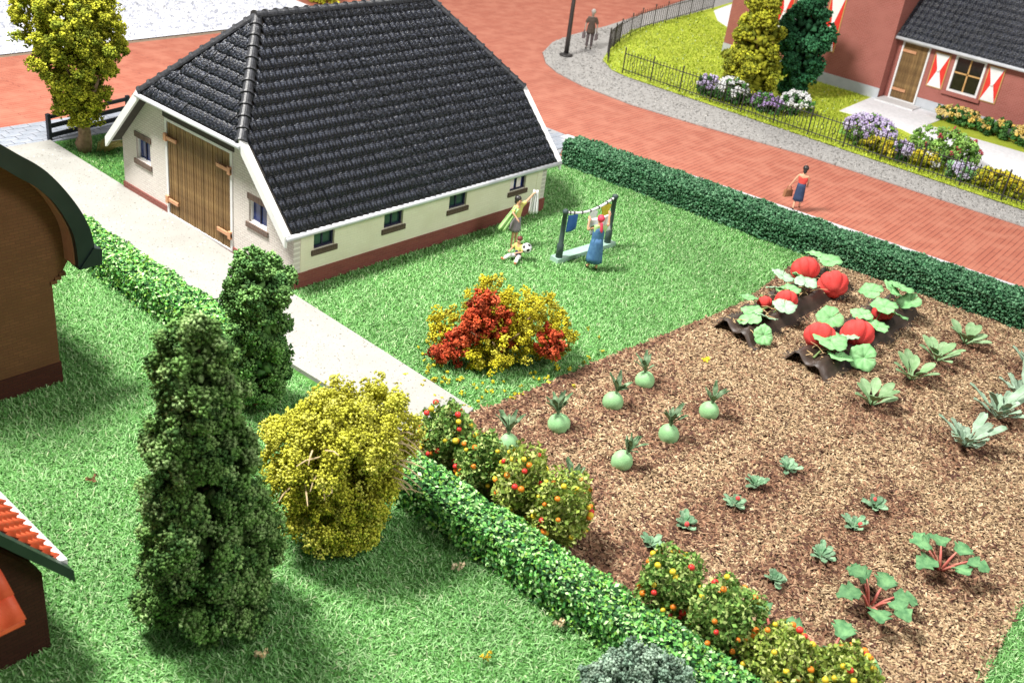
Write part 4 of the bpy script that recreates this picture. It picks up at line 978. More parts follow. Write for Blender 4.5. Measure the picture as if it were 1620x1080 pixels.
# ---- fruit bushes along the hedge
FR = {'red': mat('fruit_red', (0.62, 0.035, 0.03), (0.68, 0.05, 0.04), 0.35, rand=0.12), 'orange': mat('fruit_orange', (0.75, 0.20, 0.02), (0.8, 0.26, 0.03), 0.35, rand=0.12), 'yellow': mat('fruit_yellow', (0.72, 0.52, 0.03), (0.76, 0.58, 0.06), 0.35, rand=0.12)}
fme = {c: MB().sphere((0, 0, 0), 0.058, 10, 7, (1, 1, 0.94)).mesh('fruit', True) for c in FR}
for c in FR: fme[c].materials.append(FR[c])
FB = [(-2.50, -8.15, 1.40, .55), (-2.55, -9.25, 1.25, .54), (-2.55, -10.30, 1.45, .56), (-2.50, -11.25, 1.40, .58), (-2.60, -13.80, 1.28, .56), (-2.65, -14.95, 1.40, .60), (-2.68, -16.05, 1.22, .60), (-2.25, -16.95, 1.22, .58)]
FL_ = ['fruit bush at the corner of the driveway, first of four at the far end', 'fruit bush second from the driveway corner, red fruit on top', 'fruit bush third from the driveway corner, yellowish leaves', 'fruit bush fourth from the driveway, beside a kohlrabi',
       'fruit bush at the near end of the hedge, farthest of four', 'fruit bush second of the near group, orange fruit on top', 'fruit bush third of the near group, cut by the bottom edge', 'fruit bush beside rhubarb, lowest at the bottom edge']
for i, (bx, by, bh, br) in enumerate(FB):
    bh *= 1.13; br *= 0.95
    p = empty('fruit_bush', (bx, by, 0.02), FL_[i], 'fruit bush', 'fruit bushes along the hedge')
    MB().tube([(0, 0, 0), (0.03, 0.02, 0.35), (0.0, 0.0, 0.8)], [0.05, 0.04, 0.02], 6).build('stem', M_bark, p)
    light = i in (2, 3, 6, 7)
    pal = [(0.26, 0.35, 0.06), (0.36, 0.44, 0.09), (0.16, 0.25, 0.045), (0.48, 0.54, 0.18)] if light else [(0.15, 0.28, 0.06), (0.24, 0.37, 0.09), (0.09, 0.19, 0.04), (0.38, 0.48, 0.16)]
    n = 3400
    d = unit(n); rr = np.where(RNG.random(n) < 0.3, RNG.uniform(0.5, 0.9, n), RNG.uniform(0.86, 1.08, n))
    prof = 1 + 0.12 * np.sin(4 * np.arctan2(d[:, 1], d[:, 0]) + i) + 0.1 * np.sin(6 * d[:, 2] + i)
    P = np.array([0, 0, bh * 0.54]) + d * np.array([br, br, bh * 0.46]) * (rr * prof)[:, None]
    V, F, C = soup(P, 0.10 * RNG.uniform(0.6, 1.3, n), pick_cols(n, pal, 0.22), LEAF)
    V[:, 2] = np.maximum(V[:, 2], 0.02)
    o = link('leaves', np_mesh('leaves', V, F, C), M_leafA, p); o['kind'] = 'stuff'
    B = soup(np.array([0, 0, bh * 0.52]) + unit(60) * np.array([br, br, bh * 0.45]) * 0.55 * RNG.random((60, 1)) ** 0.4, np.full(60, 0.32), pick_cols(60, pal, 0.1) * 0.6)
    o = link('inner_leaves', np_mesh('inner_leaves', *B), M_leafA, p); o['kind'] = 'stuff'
    for k in range(34):
        th = random.uniform(0, 2 * PI); s = random.uniform(-0.55, 0.95)
        dd = Vector((math.cos(th) * math.sqrt(1 - s * s), math.sin(th) * math.sqrt(1 - s * s), s))
        c = random.choice(['red', 'orange', 'yellow', 'orange', 'yellow'])
        o = link('fruit', fme[c], None, p); o.location = Vector((0, 0, bh * 0.54)) + Vector((dd.x * br, dd.y * br, dd.z * bh * 0.46)) * random.uniform(0.98, 1.08); o.scale = [random.uniform(0.75, 1.15)] * 3

# ================================================================== vegetables
def blade(L, wd, rise, droop, base=0.3, seg=6, fold=0.25, wave=0.0, stem_w=0.02, th=0.014, lobes=0):
    """one leaf with real thickness: thin stalk then oval blade, along +Y, rising then drooping"""
    g = []
    for i in range(seg + 1):
        t = i / seg
        yy = L * t * math.cos(rise * (1 - 0.3 * t)); zz = L * (math.sin(rise) * t - droop * t * t)
        if t < base: w = stem_w
        else:
            q = (t - base) / (1 - base); w = max(stem_w * 0.5, wd / 2 * math.sin(PI * min(0.97, 0.06 + 0.94 * q)) ** 0.6)
            if lobes: w *= 1 + 0.28 * math.cos(lobes * 2 * PI * q)
        g.append([(-w, yy, zz + fold * w + wave * math.sin(9 * t)), (-w * 0.45, yy, zz + fold * w * 0.2), (0, yy, zz - 0.004), (w * 0.45, yy, zz + fold * w * 0.2), (w, yy, zz + fold * w - wave * math.sin(9 * t + 1))])
    return g
def leaf_obj(name, g, m, parent, loc=(0, 0, 0), rz=0.0, tilt=0.0, th=0.014, smooth=False):
    o = MB().sheet(g, th).build(name, m, parent, smooth); o.location = loc; o.rotation_euler = (tilt, 0, rz); return o
M_kohl = mat('kohlrabi_green', (0.24, 0.48, 0.22), (0.33, 0.58, 0.29), 0.5, scale=5, bump=0.25, rand=0.06)
M_kleaf = mat('grey_green_leaf', (0.07, 0.14, 0.06), (0.26, 0.37, 0.22), 0.7, scale=9, rand=0.3)
M_rleaf = mat('pale_green_leaf', (0.13, 0.26, 0.10), (0.29, 0.42, 0.23), 0.65, scale=4, rand=0.15)
M_sleaf = mat('strawberry_leaf', (0.07, 0.19, 0.085), (0.28, 0.42, 0.27), 0.7, scale=9, rand=0.25)
M_berry = mat('berry_red', (0.68, 0.07, 0.07), (0.72, 0.10, 0.09), 0.45)
M_stalk = mat('rhubarb_stalk', (0.52, 0.13, 0.11), (0.58, 0.24, 0.17), 0.6)
M_rhleaf = mat('rhubarb_leaf', (0.06, 0.17, 0.07), (0.16, 0.33, 0.14), 0.7, scale=7, bump=0.5, bscale=12, rand=0.25)
M_cel = mat('silvery_leaf', (0.22, 0.33, 0.22), (0.36, 0.47, 0.36), 0.7, scale=5, rand=0.2)
for i, (kx, ky) in enumerate(KOHL):
    row = 'far row next to the lawn' if i < 4 else 'second row from the lawn'
    k = empty('kohlrabi', (kx, ky, 0.05), '%s kohlrabi from the fruit bushes, %s' % (ORD[i % 4], row), 'kohlrabi', 'kohlrabi plants in the soil', rz=random.uniform(0, 6))
    r = random.uniform(0.20, 0.25); k.location.z = -0.02; k.rotation_euler = (random.uniform(-0.3, 0.3), random.uniform(-0.3, 0.3), k.rotation_euler[2])
    MB().lathe([(0.03, -0.06), (0.14, -0.04), (r * 0.86, 0.05), (r, 0.18), (r * 0.97, 0.27), (r * 0.74, 0.37), (0.10, 0.43), (0.02, 0.44)], (0, 0, 0), 18, rib=lambda th, a=random.uniform(0, 6), b=random.uniform(0.02, 0.06): 1 + b * math.sin(th * 2 + a) + 0.6 * b * math.sin(3 * th - a)).build('bulb', M_kohl, k, True)
    lean = (random.uniform(-0.35, 0.35), random.uniform(-0.1, 0.5))
    for q in range(9):
        o = leaf_obj('leaf', blade(random.uniform(0.38, 0.62), 0.12, 1.38, 0.15, 0.42, lobes=2, wave=0.02), M_kleaf, k, (0, 0, 0.41), q * 0.9 + random.uniform(-0.3, 0.3))
        o.rotation_euler = (random.uniform(-0.1, 0.25), random.uniform(-0.15, 0.15), o.rotation_euler[2])
SROW = ['small leafy plant, %s from the fruit bushes in the upper strawberry row', 'small leafy plant, %s from the hedge side in the lower strawberry row']
for i, (sx, sy) in enumerate(STRAW):
    a, b = (0, i) if i < 5 else (1, i - 5)
    p = empty('strawberry_plant', (sx, sy, 0.05), SROW[a] % ORD[b], 'plant', 'strawberry plants', rz=random.uniform(0, 6))
    for q in range(13):
        leaf_obj('leaf', blade(random.uniform(0.20, 0.38), 0.15, random.uniform(0.6, 1.35), 0.25, 0.35, lobes=3, wave=0.02), M_sleaf, p, (0, 0, 0), q * 2.4 + random.uniform(-0.2, 0.2))
    for q in range(0 if i in (0, 3, 4, 5, 6) else 1):
        o = MB().sphere((0, 0, 0), 0.05, 9, 6, (1, 1, 1.25)).build('berry', M_berry, p, True); th = random.uniform(0, 6); o.location = (0.12 * math.cos(th), 0.12 * math.sin(th), 0.16)
RL = ['rhubarb plant with pink stalks farthest right in the soil', 'big rhubarb plant with spread leaves and red stalks in the soil', 'rhubarb plant with one large leaf close to the lowest fruit bush', 'rhubarb leaf standing behind the near fruit bushes']
for i, (rx, ry) in enumerate(RHUB):
    p = empty('rhubarb', (rx, ry, 0.05), RL[i], 'rhubarb', 'rhubarb plants', rz=random.uniform(0, 6) if i else 0.4)
    nn = (7, 7, 4, 2)[i]
    for q in range(nn):
        a = q * 2 * PI / nn + random.uniform(-0.3, 0.3); L = random.uniform(0.38, 0.62) if i < 3 else 0.4
        rise = random.uniform(0.5, 1.25)
        e = Vector((math.cos(a) * L * math.cos(rise), math.sin(a) * L * math.cos(rise), L * math.sin(rise)))
        st = MB().tube([(0.03 * math.cos(a), 0.03 * math.sin(a), 0), e * 0.6 + Vector((0, 0, 0.02)), e], [0.032, 0.026, 0.016], 7).build('stalk', M_stalk, p, True)
        lo = leaf_obj('leaf', blade(random.uniform(0.38, 0.52), 0.40, random.uniform(0.1, 0.7), 0.35, 0.0, seg=8, fold=0.2, wave=0.03, lobes=3), M_rhleaf, p, e, a - PI / 2)
RO = ['broad spoon leaved rosette, %s from the left in the row beside the pumpkin ridges']
for i, (rx, ry) in enumerate(ROS):
    p = empty('leaf_rosette', (rx, ry, 0.05), RO[0] % ORD[i], 'plant', 'spoon leaved rosettes', rz=random.uniform(0, 6))
    for q in range(10):
        leaf_obj('leaf', blade(random.uniform(0.62, 0.86), 0.27, random.uniform(0.65, 1.2), 0.12, 0.45, seg=8, fold=0.3), M_rleaf, p, (0, 0, 0), q * 2 * PI / 10 + random.uniform(-0.2, 0.2))
CL_ = ['silvery lobed leaf plant nearest the camera in the right hand row', 'silvery lobed leaf plant in the middle of the right hand row', 'silvery lobed leaf plant at the right edge of the picture', 'silvery lobed leaf plant farthest back at the right edge']
for i, (rx, ry) in enumerate(CEL):
    p = empty('celery_plant', (rx, ry, 0.05), CL_[i], 'plant', 'silvery leaf plants', rz=random.uniform(0, 6))
    for q in range(18):
        leaf_obj('leaf', blade(random.uniform(0.35, 1.1), 0.26, random.uniform(0.75, 1.45), 0.15, 0.5, seg=10, fold=0.35, wave=0.03, lobes=4, stem_w=0.018), M_cel, p, (0, 0, 0), q * 2.4 + random.uniform(-0.2, 0.2))

# ---- pumpkin ridges
M_film = mat('brown_mulch_film', (0.028, 0.018, 0.013), (0.06, 0.038, 0.028), 0.5, scale=3, bump=0.3, bscale=6, spec=0.5)
M_straw = mat('straw', (0.46, 0.30, 0.14), (0.58, 0.42, 0.22), 0.8, rand=0.2)
def ridge(x0, x1, yc, label, seed):
    rng = random.Random(seed)
    rd = empty('mulch_ridge', ((x0 + x1) / 2, yc, 0.04), label, 'planting ridge', 'mulch film ridges')
    prof = [(-0.80, 0.02), (-0.62, 0.03), (-0.52, 0.16), (-0.40, 0.33), (-0.26, 0.36), (-0.14, 0.25), (0.0, 0.20), (0.14, 0.26), (0.26, 0.36), (0.40, 0.32), (0.52, 0.15), (0.62, 0.03), (0.80, 0.02)]
    g = []; n = 26
    for i in range(n + 1):
        x = x0 + (x1 - x0) * i / n - (x0 + x1) / 2
        g.append([(x + 0.10 * math.sin(2.1 * y + i * 0.9) * (1 if i in (0, n) else 0.15), y * (1 + 0.04 * math.sin(0.9 * i)), max(0.008, z * (1 + 0.12 * math.sin(0.7 * i + y * 3)) + 0.012 * math.sin(1.9 * i + 5 * y))) for y, z in prof])
    MB().sheet(g, 0.03).build('film', M_film, rd, True)
    for k in range(60):
        x = rng.uniform(x0 + 0.2, x1 - 0.2) - (x0 + x1) / 2; y = rng.uniform(-0.25, 0.25); a = rng.uniform(0, 2 * PI); L = rng.uniform(0.18, 0.5)
        d = Vector((math.cos(a), math.sin(a), rng.uniform(-0.25, 0.3))) * L; b0 = Vector((x, y, 0.30 + rng.uniform(0, 0.06)))
        MB().tube([b0, b0 + d * 0.5 + Vector((0, 0, 0.05)), b0 + d], [0.014, 0.012, 0.006], 4).build('straw', M_straw, rd)
    return rd
ridge(7.75, 13.8, -8.88, 'dark brown film ridge nearest the lawn carrying four pumpkins', 3)
ridge(7.8, 13.8, -11.05, 'dark brown film ridge nearest the vegetable rows carrying three pumpkins', 4)
M_pump = mat('pumpkin_red', (0.60, 0.05, 0.045), (0.70, 0.085, 0.075), 0.8, scale=3, bump=0.35, spec=0.15)
M_vine = mat('vine_green', (0.16, 0.26, 0.08), (0.22, 0.32, 0.12), 0.7)
M_vinered = mat('vine_red', (0.6, 0.12, 0.09), (0.65, 0.16, 0.12), 0.6)
PK = [(12.65, -8.35, 0.44, 'largest red pumpkin at the far end of the ridge by the lawn'), (12.55, -9.35, 0.46, 'big red pumpkin hanging on the right flank of the lawn side ridge'), (10.35, -9.0, 0.33, 'middle red pumpkin beside a pale leaf on the lawn side ridge'), (9.75, -8.65, 0.22, 'smallest dark red pumpkin on the lawn side ridge'),
      (9.0, -10.75, 0.43, 'red pumpkin half behind a big leaf at the near end of the second ridge'), (10.0, -11.35, 0.46, 'red ribbed pumpkin in the middle of the second ridge'), (12.1, -11.15, 0.34, 'red pumpkin hidden by leaves at the far end of the second ridge')]
for i, (px, py, r, lab) in enumerate(PK):
    p = empty('pumpkin', (px, py, 0.05), lab, 'pumpkin', 'red pumpkins on the ridges')
    side = 0.34 if i in (1,) else 0.40
    rib = lambda th: 1 - 0.17 * abs(math.cos(3.5 * th + 0.3)) ** 8 * (1 if 0.15 < th < 6.2 else 0.3)
    pr = [(max(1e-3, r * math.sin(PI * t / 14)) , -r * 0.80 * math.cos(PI * t / 14) - (0.10 * r if t in (0, 14) else 0) * (-1 if t == 0 else 1)) for t in range(15)]
    bdy = MB().lathe(pr, (0, 0, 0), 48, rib=rib).build('body', M_pump, p, True)
    zc = (0.24 if i != 1 else 0.16) + r * 0.62
    bdy.location = (0, 0, zc); bdy.rotation_euler = (random.uniform(0.85, 1.25), random.uniform(-0.3, 0.3), 2.3 + random.uniform(-0.6, 0.6))
    stp = MB().tube([(0, 0, r * 0.68), (0.02, 0.02, r * 0.9), (0.08, 0.04, r * 1.05)], [0.05, 0.035, 0.03], 6).build('stem', M_vinered if i in (5, 6) else M_vine, p, True)
    stp.location = bdy.location; stp.rotation_euler = bdy.rotation_euler
def round_leaf(R, cup=0.12, notch=True, seg=36, wav=0.06):
    """round lobed pumpkin leaf: notch at the stalk, wavy rim, thickness"""
    rings = [0.02, 0.35, 0.7, 1.0]; g = []
    for a in range(seg + 1):
        th = 0.07 + (2 * PI - 0.14) * a / seg if notch else 2 * PI * a / seg
        row = []
        for q in rings:
            lob = 1 + 0.07 * math.cos(5 * th) * q + 0.035 * math.cos(15 * th) * q
            rr = R * q * lob * (1.0 if not notch else 0.62 + 0.38 * math.sin(min(PI / 2, min(th, 2 * PI - th) * 2.2)))
            row.append((rr * math.cos(th), rr * math.sin(th) * 0.92, cup * R * q * q * 0.6 + wav * R * q * math.sin(3 * th + 1) + 0.05 * R * q * math.cos(10 * th)))
        g.append(row)
    return g
M_pleaf = mat('pumpkin_leaf', (0.17, 0.42, 0.15), (0.30, 0.56, 0.26), 0.55, scale=5, bump=0.35, bscale=7, rand=0.18)
M_pale = mat('pumpkin_leaf_pale', (0.27, 0.46, 0.28), (0.42, 0.58, 0.41), 0.5, scale=5, bump=0.3, bscale=7, rand=0.08)
LV1 = [(11.2, -8.35, 0.72, 0.44, 1), (10.75, -8.55, 0.5, 0.46, 1), (13.6, -8.2, 0.72, 0.42, 0), (13.3, -8.75, 0.80, 0.46, 0), (11.5, -8.95, 0.66, 0.42, 1), (10.6, -8.9, 0.62, 0.42, 0), (9.65, -9.3, 0.6, 0.42, 1), (9.0, -8.7, 0.42, 0.36, 0), (8.35, -9.0, 0.46, 0.40, 0), (8.75, -9.25, 0.52, 0.38, 1), (8.05, -9.62, 0.36, 0.36, 2), (9.35, -8.35, 0.55, 0.33, 0), (12.0, -8.55, 0.55, 0.36, 0)]
LV2 = [(9.9, -10.55, 0.72, 0.46, 0), (8.75, -11.15, 0.68, 0.55, 0), (8.6, -11.55, 0.42, 0.44, 0), (9.4, -11.3, 0.6, 0.4, 1), (9.25, -11.95, 0.36, 0.46, 2), (11.1, -10.95, 0.62, 0.38, 0), (11.0, -11.5, 0.52, 0.4, 0), (11.65, -11.3, 0.85, 0.46, 0), (11.9, -11.6, 0.66, 0.44, 0), (12.3, -10.6, 0.85, 0.42, 0), (13.1, -11.1, 0.95, 0.48, 0), (13.0, -11.5, 0.7, 0.42, 0), (12.7, -11.0, 0.98, 0.4, 0)]
for yc, LVs, lab in ((-8.88, LV1, 'pumpkin vine with broad leaves trailing over the lawn side ridge'), (-11.05, LV2, 'pumpkin vine with broad leaves trailing over the second ridge')):
    v = empty('pumpkin_vine', (8.2, yc, 0.3), lab, 'vine', 'pumpkin vines')
    MB().tube([(0, 0, 0.02), (1.2, 0.1, 0.08), (2.4, -0.12, 0.05), (3.6, 0.1, 0.1), (5.2, -0.05, 0.06)], [0.03, 0.028, 0.026, 0.022, 0.015], 6).build('runner', M_vine, v, True)
    for (lx, ly, lz, R, k) in LVs:
        c = Vector((lx - 8.2, ly - yc, lz - 0.3 + 0.02))
        o = MB().sheet(round_leaf(R * 0.86), 0.016).build('leaf', M_pale if k == 1 else M_pleaf, v, True)
        o.location = c
        if k == 2: o.rotation_euler = (0.9, random.uniform(-0.3, 0.3), random.uniform(-0.4, 0.4) - 0.7)
        else: o.rotation_euler = (random.uniform(-0.15, 0.5), random.uniform(-0.45, 0.15), random.uniform(0, 6.28))
        ft = Vector((c.x + random.uniform(-0.15, 0.15), max(-0.2, min(0.2, c.y * 0.4)), 0.03))
        MB().tube([ft, ft.lerp(c, 0.6) + Vector((0, 0, 0.05)), c], [0.016, 0.013, 0.010], 5).build('leaf_stalk', M_vine, v)
# litter: small leaf scraps on grass and soil
for i, (lx, ly, c, lab) in enumerate([(-8.09, -4.34, (0.16, 0.08, 0.04), 'brown leaf scrap on the left lawn'), (-8.37, -10.0, (0.55, 0.45, 0.25), 'tan leaf scrap in front of the tallest conifer'), (-5.71, -12.44, (0.75, 0.50, 0.03), 'yellow scrap on the lawn at the bottom edge'), (6.0, -9.2, (0.75, 0.58, 0.04), 'yellow scrap lying on the soil left of the ridges'), (-4.5, -10.6, (0.55, 0.45, 0.30), 'tan scrap beside the front hedge'), (-4.2, -12.75, (0.55, 0.42, 0.25), 'tan scrap at the foot of the hedge lower down')]):
    V, F, C = clumps(np.array([(0, 0, 0.0), (0.08, 0.03, 0.02), (-0.05, 0.07, 0.01)]), 0.05, 8, 0.08, [c], tpl=LEAF)
    o = link('leaf_scrap', np_mesh('leaf_scrap', V, F, C), M_leafA); o.location = (lx, ly, 0.14); tag(o, lab, 'leaf scrap', 'leaf scraps')

# ================================================================== people
def skin(name, nodes, edges, m, parent, sub=2):
    """grow one continuous surface over a joint graph (Skin + Subdivision)"""
    me = bpy.data.meshes.new(name); me.from_pydata([n[0] for n in nodes], edges, [])
    o = bpy.data.objects.new(name, me); COL.objects.link(o)
    md = o.modifiers.new('skin', 'SKIN'); md.use_smooth_shade = True
    for i, n in enumerate(nodes):
        r = n[1] if isinstance(n[1], tuple) else (n[1], n[1])
        me.skin_vertices[0].data[i].radius = r; me.skin_vertices[0].data[i].use_root = (i == 0)
    sd = o.modifiers.new('sub', 'SUBSURF'); sd.levels = sub; sd.render_levels = sub
    bpy.context.view_layer.update()
    dg = bpy.context.evaluated_depsgraph_get()
    out = bpy.data.meshes.new_from_object(o.evaluated_get(dg)); out.name = name
    bpy.data.objects.remove(o); bpy.data.meshes.remove(me)
    out.materials.clear()
    out.shade_smooth()
    return link(name, out, m, parent)

class Fig:
    """a standing figure of 1.7 m facing +Y, with joints that can be moved before it is grown"""
    def __init__(s):
        s.j = {'pelvis': (0, 0, .92), 'waist': (0, .01, 1.05), 'chest': (0, .01, 1.25), 'neckb': (0, 0, 1.42), 'neck': (0, .015, 1.48), 'jaw': (0, .03, 1.55), 'head': (0, .015, 1.61), 'crown': (0, 0, 1.66),
               'hipL': (-.09, 0, .88), 'kneeL': (-.10, .02, .48), 'ankL': (-.10, -.01, .08), 'toeL': (-.11, .13, .035), 'hipR': (.09, 0, .88), 'kneeR': (.10, .02, .48), 'ankR': (.10, -.01, .08), 'toeR': (.11, .13, .035),
               'shL': (-.17, 0, 1.37), 'elL': (-.24, -.02, 1.12), 'wrL': (-.26, .05, .88), 'shR': (.17, 0, 1.37), 'elR': (.24, -.02, 1.12), 'wrR': (.26, .05, .88)}
    def set(s, **k): s.j.update(k); return s
    def body(s, name, m, parent, fat=1.0):
        j = s.j; R = {'pelvis': (.13, .10), 'waist': (.11, .085), 'chest': (.14, .10), 'neckb': (.075, .065), 'neck': .048, 'jaw': (.062, .075), 'head': (.078, .092), 'crown': (.065, .075),
             'hipL': .085, 'kneeL': .055, 'ankL': .036, 'toeL': .03, 'hipR': .085, 'kneeR': .055, 'ankR': .036, 'toeR': .03, 'shL': .055, 'elL': .04, 'wrL': .028, 'shR': .055, 'elR': .04, 'wrR': .028}
        keys = list(j); nodes = [(j[k], R[k]) for k in keys]; ix = {k: i for i, k in enumerate(keys)}
        E = [('pelvis', 'waist'), ('waist', 'chest'), ('chest', 'neckb'), ('neckb', 'neck'), ('neck', 'jaw'), ('jaw', 'head'), ('head', 'crown'), ('chest', 'shL'), ('shL', 'elL'), ('elL', 'wrL'), ('chest', 'shR'), ('shR', 'elR'), ('elR', 'wrR'),
             ('pelvis', 'hipL'), ('hipL', 'kneeL'), ('kneeL', 'ankL'), ('ankL', 'toeL'), ('pelvis', 'hipR'), ('hipR', 'kneeR'), ('kneeR', 'ankR'), ('ankR', 'toeR')]
        edges = [(ix[a], ix[b]) for a, b in E]
        # nose
        h = Vector(j['head']); jw = Vector(j['jaw']); fw = (s.face if hasattr(s, 'face') else Vector((0, 1, 0)))
        nodes.append((tuple(h.lerp(jw, .45) + fw * .098), .012)); edges.append((ix['jaw'], len(nodes) - 1))
        # hands: palm, four fingers of different lengths, a thumb from the side of the palm
        for sd in 'LR':
            e, w_ = Vector(j['el' + sd]), Vector(j['wr' + sd]); d = (w_ - e).normalized()
            side = d.cross(Vector((0, 0, 1))); side = side.normalized() if side.length > .05 else Vector((1, 0, 0))
            nrm = side.cross(d)
            palm = w_ + d * .055; nodes.append((tuple(palm), (.032, .017))); edges.append((ix['wr' + sd], len(nodes) - 1)); pi_ = len(nodes) - 1
            for q, (off, ln) in enumerate(((-.027, .055), (-.009, .068), (.009, .064), (.026, .048))):
                k1 = palm + d * .03 + side * off; k2 = k1 + d * ln * .55 - nrm * .012; k3 = k2 + d * ln * .35 - nrm * .025
                for pnt, r in ((k1, .010), (k2, .0095), (k3, .008)):
                    nodes.append((tuple(pnt), r)); edges.append((pi_ if pnt is k1 else len(nodes) - 2, len(nodes) - 1))
            t1 = w_ + d * .03 + side * .035; t2 = t1 + d * .035 + side * .018 - nrm * .012
            nodes.append((tuple(t1), .012)); edges.append((ix['wr' + sd], len(nodes) - 1)); nodes.append((tuple(t2), .010)); edges.append((len(nodes) - 2, len(nodes) - 1))
        o = skin(name, nodes, edges, m, parent)
        return o
    def top(s, name, m, parent, sleeve=.6, low='pelvis', grow=.02):
        j = s.j; keys = [low, 'waist', 'chest', 'neckb', 'shL', 'shR']
        R = {'pelvis': (.13, .105), 'waist': (.115, .09), 'chest': (.145, .105), 'neckb': (.07, .06), 'shL': .06, 'shR': .06}
        nodes = [(j[k], tuple(q + grow for q in (R[k] if isinstance(R[k], tuple) else (R[k], R[k])))) for k in keys]
        edges = [(0, 1), (1, 2), (2, 3), (2, 4), (2, 5)]
        if sleeve > 0:
            for a, b, i in (('shL', 'elL', 4), ('shR', 'elR', 5)):
                p = Vector(j[a]).lerp(Vector(j[b]), sleeve); nodes.append((tuple(p), .045 + grow)); edges.append((i, len(nodes) - 1))
        return skin(name, nodes, edges, m, parent)
    def skirt(s, name, m, parent, ztop, zbot, r0, r1, pleats=0.04, dy=0.0, n=9):
        b = MB(); c = Vector(s.j['pelvis']); prof = []
        for i in range(6):
            t = i / 5; prof.append((r0 + (r1 - r0) * t ** .8, ztop + (zbot - ztop) * t))
        prof += [(r1 - .03, zbot + .004), (r1 - .06, zbot + .08)]
        b.lathe(prof, (c.x, c.y + dy, 0), 28, 1.0, .82, rib=lambda th: 1 + pleats * math.sin(n * th))
        return b.build(name, m, parent, True)
    def hair(s, name, m, parent, r=.108, back=.03, up=.02, long=0.0):
        h = Vector(s.j['head']).lerp(Vector(s.j['crown']), .5); fw = (s.face if hasattr(s, 'face') else Vector((0, 1, 0)))
        b = MB().sphere(tuple(h - fw * back + Vector((0, 0, up))), r, 16, 10, (.92, 1.02, .95))
        if long: b.sphere(tuple(h - fw * (back + .05) + Vector((0, 0, -long))), r * .62, 12, 8, (1, .8, 1.1))
        return b.build(name, m, parent, True)
    def eyes(s, parent):
        h = Vector(s.j['head']); fw = (s.face if hasattr(s, 'face') else Vector((0, 1, 0))); sd = fw.cross(Vector((0, 0, 1))).normalized()
        for q in (-1, 1): MB().sphere(tuple(h + fw * .088 + sd * .033 * q + Vector((0, 0, .005))), .011, 8, 6).build('eye', mat('eye_dark', (.02, .015, .012), None, .3), parent, True)
    def shoes(s, m, parent):
        for q in 'LR':
            a, t = Vector(s.j['ank' + q]), Vector(s.j['toe' + q]); a = Vector((a.x, a.y, t.z))
            skin('shoe', [(tuple(a + Vector((0, 0, .02))), (.045, .045)), (tuple(a.lerp(t, .6)), (.045, .04)), (tuple(t + (t - a).normalized() * .03), (.04, .032))], [(0, 1), (1, 2)], m, parent, 2)

M_skinc = mat('figure_skin', (0.62, 0.33, 0.20), (0.66, 0.37, 0.24), 0.55)
M_yellow = mat('yellow_shirt', (0.62, 0.56, 0.16), (0.68, 0.62, 0.20), 0.6)
M_mauve = mat('mauve_skirt', (0.24, 0.20, 0.24), (0.30, 0.26, 0.30), 0.6)
M_black = mat('black_hair', (0.015, 0.013, 0.013), (0.03, 0.026, 0.026), 0.4, spec=0.5)
M_blue = mat('blue_denim', (0.05, 0.13, 0.28), (0.085, 0.20, 0.37), 0.6, scale=8)
M_headred = mat('red_scarf', (0.62, 0.045, 0.09), (0.70, 0.07, 0.12), 0.5)
M_ltgreen = mat('light_green_cloth', (0.36, 0.60, 0.22), (0.45, 0.68, 0.30), 0.6)
M_whitec = mat('white_cloth', (0.74, 0.74, 0.76), (0.82, 0.82, 0.83), 0.6, scale=5)
M_navy = mat('navy_cloth', (0.025, 0.04, 0.09), (0.04, 0.06, 0.12), 0.6)
M_brownh = mat('brown_hair', (0.13, 0.03, 0.03), (0.17, 0.045, 0.04), 0.45)
M_black_shoe = mat('dark_shoe', (0.02, 0.018, 0.016), None, 0.4)

def cloth(w_, h, folds=3, depth=0.03, taper=1.0, gather=0.0, rows=8, cols=13):
    g = []
    for i in range(rows + 1):
        t = i / rows; ww = w_ * (1 - gather * (1 - t)) * (1 + (taper - 1) * t); row = []
        for k in range(cols + 1):
            u = k / cols - .5
            row.append((u * ww, depth * math.sin(folds * 2 * PI * (u + .5) + t) * (0.4 + 0.6 * t), -h * t - 0.02 * math.cos(4 * u + t)))
        g.append(row)
    return g

# woman in yellow holding up laundry; she faces the camera side / right
YW = 1.5
pw = empty('person', (7.15, -1.45, 0.02), 'person in yellow top and mauve skirt holding up white laundry', 'person', 'figures', rz=math.radians(185)); pw.scale = [0.94] * 3
f = Fig().set(elR=(.30, .05, 1.26), wrR=(.26, .20, 1.12), elL=(-.34, .12, 1.56), wrL=(-.50, .20, 1.78))
f.body('body', M_skinc, pw); f.top('shirt', M_yellow, pw, .85); f.skirt('skirt', M_mauve, pw, 1.05, .58, .155, .21)
f.hair('hair', M_black, pw, .115, .035, .015, .10); f.eyes(pw); f.shoes(M_black_shoe, pw)
o = MB().sheet(cloth(.40, .80, 3, .05, 0.75, .65), .02).build('laundry_sheet', M_whitec, None, True); o.parent = None
o.matrix_world = pw.matrix_world  # placed below
bpy.context.view_layer.update()
o.location = pw.matrix_world @ Vector((-.55, .24, 1.90)); o.rotation_euler = (0, 0, math.radians(-48)); tag(o, 'white sheet held up by the person in yellow', 'laundry')
o2 = MB().sheet(cloth(.27, .85, 2, .04, 0.9, .4), .02).build('laundry_towel', M_ltgreen, None, True)
o2.location = pw.matrix_world @ Vector((.20, .10, 1.43)); o2.rotation_euler = (0, math.radians(27), math.radians(-48)); tag(o2, 'light green towel draped over the arm of the person in yellow', 'laundry')

